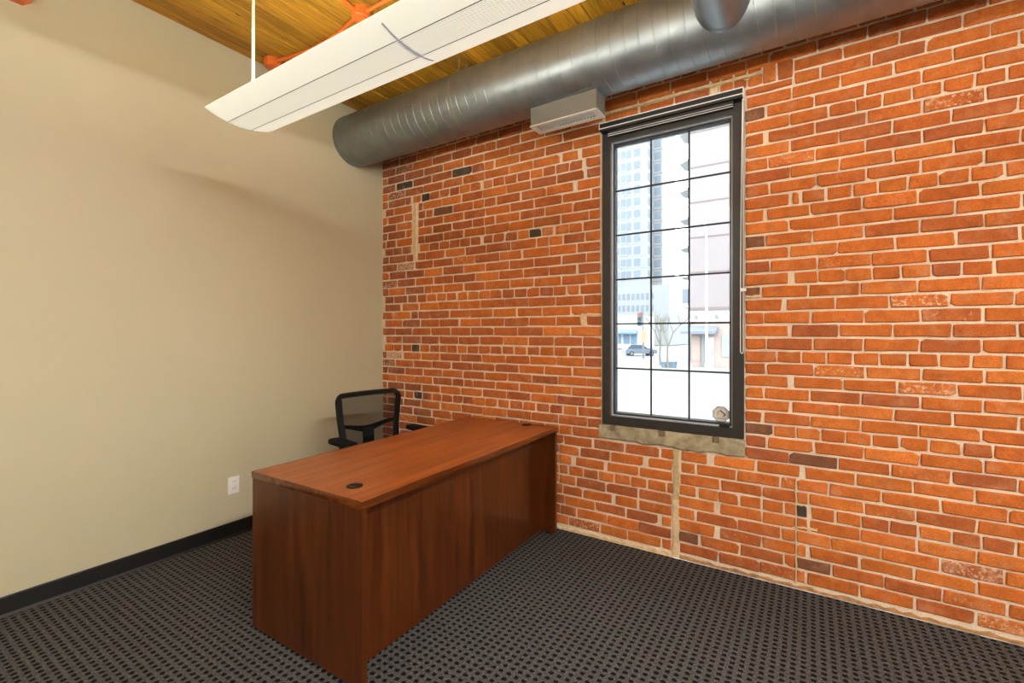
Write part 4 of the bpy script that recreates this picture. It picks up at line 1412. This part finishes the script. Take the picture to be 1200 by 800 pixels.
dr = MB().box(-4.18, -3.52, PY + 0.06, PY + 0.2, GZ, 1.05).build('door', EX['white'], pk)
MB().box(-3.66, -3.60, PY + 0.0, PY + 0.06, -0.5, -0.2).build('handle', EX['grey'], dr)
MB().box(-5.3, -4.6, PY + 0.08, PY + 0.2, -1.0, 1.1).build('shop_window', EX['cream'], pk)
MB().box(-2.9, -2.2, PY + 0.06, PY + 0.2, -0.6, 1.2).build('shop_window', EX['rail'], pk)
bay = MB().box(-6.35, -5.39, PY + 0.3, PY + 2.2, 3.6, 5.6).build('bay_window', EX['white'], pk)
MB().box(-6.1, -5.5, PY + 0.22, PY + 0.32, 4.0, 5.2).build('bay_glass', EX['tower_glass'], bay)

# apartment block with balconies, behind it
ap = thing('apartment_building', (-7.3, 48, GZ), 'pale apartment block with stacked balconies beyond the rose building', 'building')
MB().box(-7.45, 10, 48.0, 60.0, GZ, 34.0).build('block_wall', EX['tower'], ap)
for f in range(9):
    z = 4.2 + f * 3.02
    bl = MB().prism([(-8.45, 48.3), (-7.45, 47.6), (-7.45, 51.5), (-8.45, 50.6)], 'z', z, z + 0.28).build('balcony_slab', EX['balcony'], ap)
    MB().prism([(-8.45, 48.3), (-7.45, 47.6), (-7.45, 47.68), (-8.40, 48.36), (-8.40, 50.6), (-8.45, 50.6)], 'z', z + 0.32, z + 1.25).build('railing', EX['rail'], bl)

# street lamp
sl = thing('street_lamp', (-3.55, 36, GZ), 'tall white street lamp with curved arm in front of the rose building', 'street lamp')
MB().cyl((-3.55, 36, GZ), (-3.55, 36, GZ + 0.5), 0.17, 12, 0.14).build('lamp_base', EX['pole'], sl)
pth = [(-3.55, 36, GZ + 0.4), (-3.55, 36, 5.0), (-3.55, 36, 8.6), (-3.62, 36, 9.6), (-3.85, 36, 10.5), (-4.2, 36, 11.1), (-4.65, 36, 11.45), (-5.0, 36, 11.5)]
MB().tube(pth, [0.115, 0.10, 0.085, 0.08, 0.07, 0.065, 0.06, 0.055], 10).build('lamp_pole', EX['pole'], sl, smooth=True)
MB().rbox(-5.5, -4.95, 35.86, 36.14, 11.42, 11.56, 0.04).build('lamp_head', EX['pole'], sl)


# bare trees
def bare_tree(name, x, y, h, seed, label):
    rg = random.Random(seed)
    t = thing(name, (x, y, GZ), label, 'tree', 'bare street trees')
    tr = MB()
    br = MB()

    def grow(mb_, p, d, l, r, depth):
        q = p + d * l
        mid = (p + q) / 2 + Vector((rg.uniform(-1, 1), rg.uniform(-1, 1), 0)) * l * 0.05
        mb_.tube([p, mid, q], [r, r * 0.85, r * 0.7], 5, cap=False)
        if depth == 0:
            return
        for _ in range(3 if depth > 1 else 2):
            nd = (d + Vector((rg.uniform(-0.6, 0.6), rg.uniform(-0.6, 0.6), rg.uniform(0.0, 0.5)))).normalized()
            grow(br, q, nd, l * rg.uniform(0.55, 0.8), r * 0.6, depth - 1)
    grow(tr, Vector((x, y, GZ)), Vector((0, 0, 1)), h * 0.33, 0.10, 4)
    tr.build('trunk', EX['bark'], t)
    br.build('branches', EX['bark'], t)


bare_tree('street_tree', -8.0, 39.2, 5.6, 3, 'bare tree nearest the traffic signal side of the far sidewalk')
bare_tree('street_tree', -6.55, 36.0, 5.2, 9, 'tall bare tree beside the corner of the rose building')

# traffic signal
ts = thing('traffic_signal', (-12.5, 48, GZ), 'traffic signal showing red at the street crossing', 'traffic light')
MB().cyl((-12.25, 48, GZ - 0.1), (-12.25, 48, 3.9), 0.07, 10).build('signal_pole', EX['grey'], ts)
hd = MB().rbox(-12.85, -12.35, 47.8, 48.1, 2.15, 3.7, 0.05).build('signal_head', EX['teal'], ts)
for i, zz in enumerate((3.40, 2.93, 2.46)):
    MB().cyl((-12.6, 47.72, zz), (-12.6, 47.82, zz), 0.2, 16).build('signal_lens', EX['red'] if i == 0 else EX['tyre'], hd)
os_ = thing('street_sign', (-11.95, 47.4, GZ), 'small orange sign panel on a post beside the traffic signal', 'sign')
MB().cyl((-11.95, 47.4, GZ - 0.1), (-11.95, 47.4, 1.7), 0.04, 8).build('sign_post', EX['grey'], os_)
MB().rbox(-12.25, -11.65, 47.3, 47.36, 0.35, 1.65, 0.01).build('sign_panel', EX['orange'], os_)

# corner shop, far left
sh = thing('corner_shop', (-25, 80, GZ), 'low pale shop with blue frontage far down the street', 'building')
MB().box(-33, -22.8, 80, 90, GZ, 4.6).build('shop_wall', EX['white'], sh)
MB().prism([(80.0, 2.0), (78.4, 1.5), (78.4, 1.2), (80.0, 1.4)], 'x', -27.5, -23.0).build('awning', EX['blue'], sh)
for xx in (-27.2, -25.6, -24.2):
    MB().box(xx, xx + 1.1, 79.9, 80.1, -0.6, 1.2).build('shop_window', EX['blue'], sh)

# parked car
CX_, CY_ = -15.75, 58.0
ca = thing('parked_car', (CX_, CY_, GZ - 0.12), 'blue grey hatchback car on the street', 'car')
G0 = GZ - 0.12


def carp(u, v, z):
    an = math.radians(35)
    return (CX_ + u * math.cos(an) - v * math.sin(an), CY_ + u * math.sin(an) + v * math.cos(an), G0 + z)


def car_prism(prof, hw0, hw1, name, mat, zsplit=None):
    n = len(prof)
    vs = []
    for s in (-1, 1):
        for (u, z) in prof:
            hw = hw0 if zsplit is None or z < zsplit else hw1
            vs.append(carp(u, s * hw, z))
    fs = [tuple(range(n)), tuple(range(n, 2 * n))]
    for i in range(n):
        j = (i + 1) % n
        fs.append((i, j, n + j, n + i))
    return MB().add(vs, fs).build(name, mat, ca)


car_prism([(-2.05, 0.30), (2.05, 0.30), (2.12, 0.55), (2.0, 0.78), (1.0, 0.92), (-1.85, 0.95), (-2.10, 0.80)], 0.85, 0.82, 'car_body', EX['car'], 0.85)
car_prism([(1.0, 0.90), (0.35, 1.40), (-1.3, 1.46), (-1.9, 0.94)], 0.80, 0.64, 'cabin', EX['car_glass'], 1.2)
car_prism([(0.40, 1.39), (0.35, 1.44), (-1.3, 1.50), (-1.36, 1.44)], 0.66, 0.62, 'roof', EX['car'])
for u in (-1.3, 1.3):
    for s in (-1, 1):
        w = MB().tube([carp(u, s * 0.66, 0.31), carp(u, s * 0.87, 0.31)], 0.31, 18).build('wheel', EX['tyre'], ca)
        MB().tube([carp(u, s * 0.868, 0.31), carp(u, s * 0.882, 0.31)], 0.19, 14).build('hubcap', EX['rim'], w)
for s in (-0.6, 0.6):
    MB().tube([carp(-2.06, s, 0.72), carp(-2.12, s, 0.72)], 0.09, 10).build('tail_lamp', EX['red'] if False else EX['orange'], ca)
    MB().tube([carp(2.04, s, 0.64), carp(2.12, s, 0.64)], 0.10, 10).build('headlamp', EX['white'], ca)


# planters and the sand barrel on the far sidewalk
def planter(x, y, w, h, label, mat, round_=False, cat='planter', name='planter_box'):
    p = thing(name, (x, y, GZ), label, cat)
    if round_:
        MB().tube([(x, y, GZ), (x, y, GZ + h * 0.5), (x, y, GZ + h)], [w * 0.44, w * 0.5, w * 0.46], 18).build('barrel_body', mat, p, smooth=True)
        MB().tube([(x, y, GZ + h), (x, y, GZ + h + 0.05)], [w * 0.5, w * 0.5], 18).build('lid', mat, p)
    else:
        b = MB()
        b.add([(x + sx * w * k, y + sy * w * k, GZ + z) for z, k in ((0, 0.42), (h, 0.5)) for sx, sy in ((-1, -1), (1, -1), (1, 1), (-1, 1))],
              [(0, 1, 2, 3), (4, 5, 6, 7), (0, 1, 5, 4), (1, 2, 6, 5), (2, 3, 7, 6), (3, 0, 4, 7)])
        b.build('tub', mat, p)
        MB().box(x - w * 0.54, x + w * 0.54, y - w * 0.54, y + w * 0.54, GZ + h, GZ + h + 0.07).build('rim', mat, p)


planter(-7.0, 36.6, 0.42, 0.42, 'small blue grey tub at the foot of the bare trees', EX['bin'])
planter(-6.28, 36.6, 0.55, 0.45, 'wider blue grey tub nearer the rose building', EX['bin'])
planter(-8.35, 36.2, 0.62, 0.62, 'pale sand coloured barrel at the kerb', EX['barrel'], True, 'barrel', 'sand_barrel')

for o in list(bpy.data.objects):
    if '_base' in o:
        del o['_base']
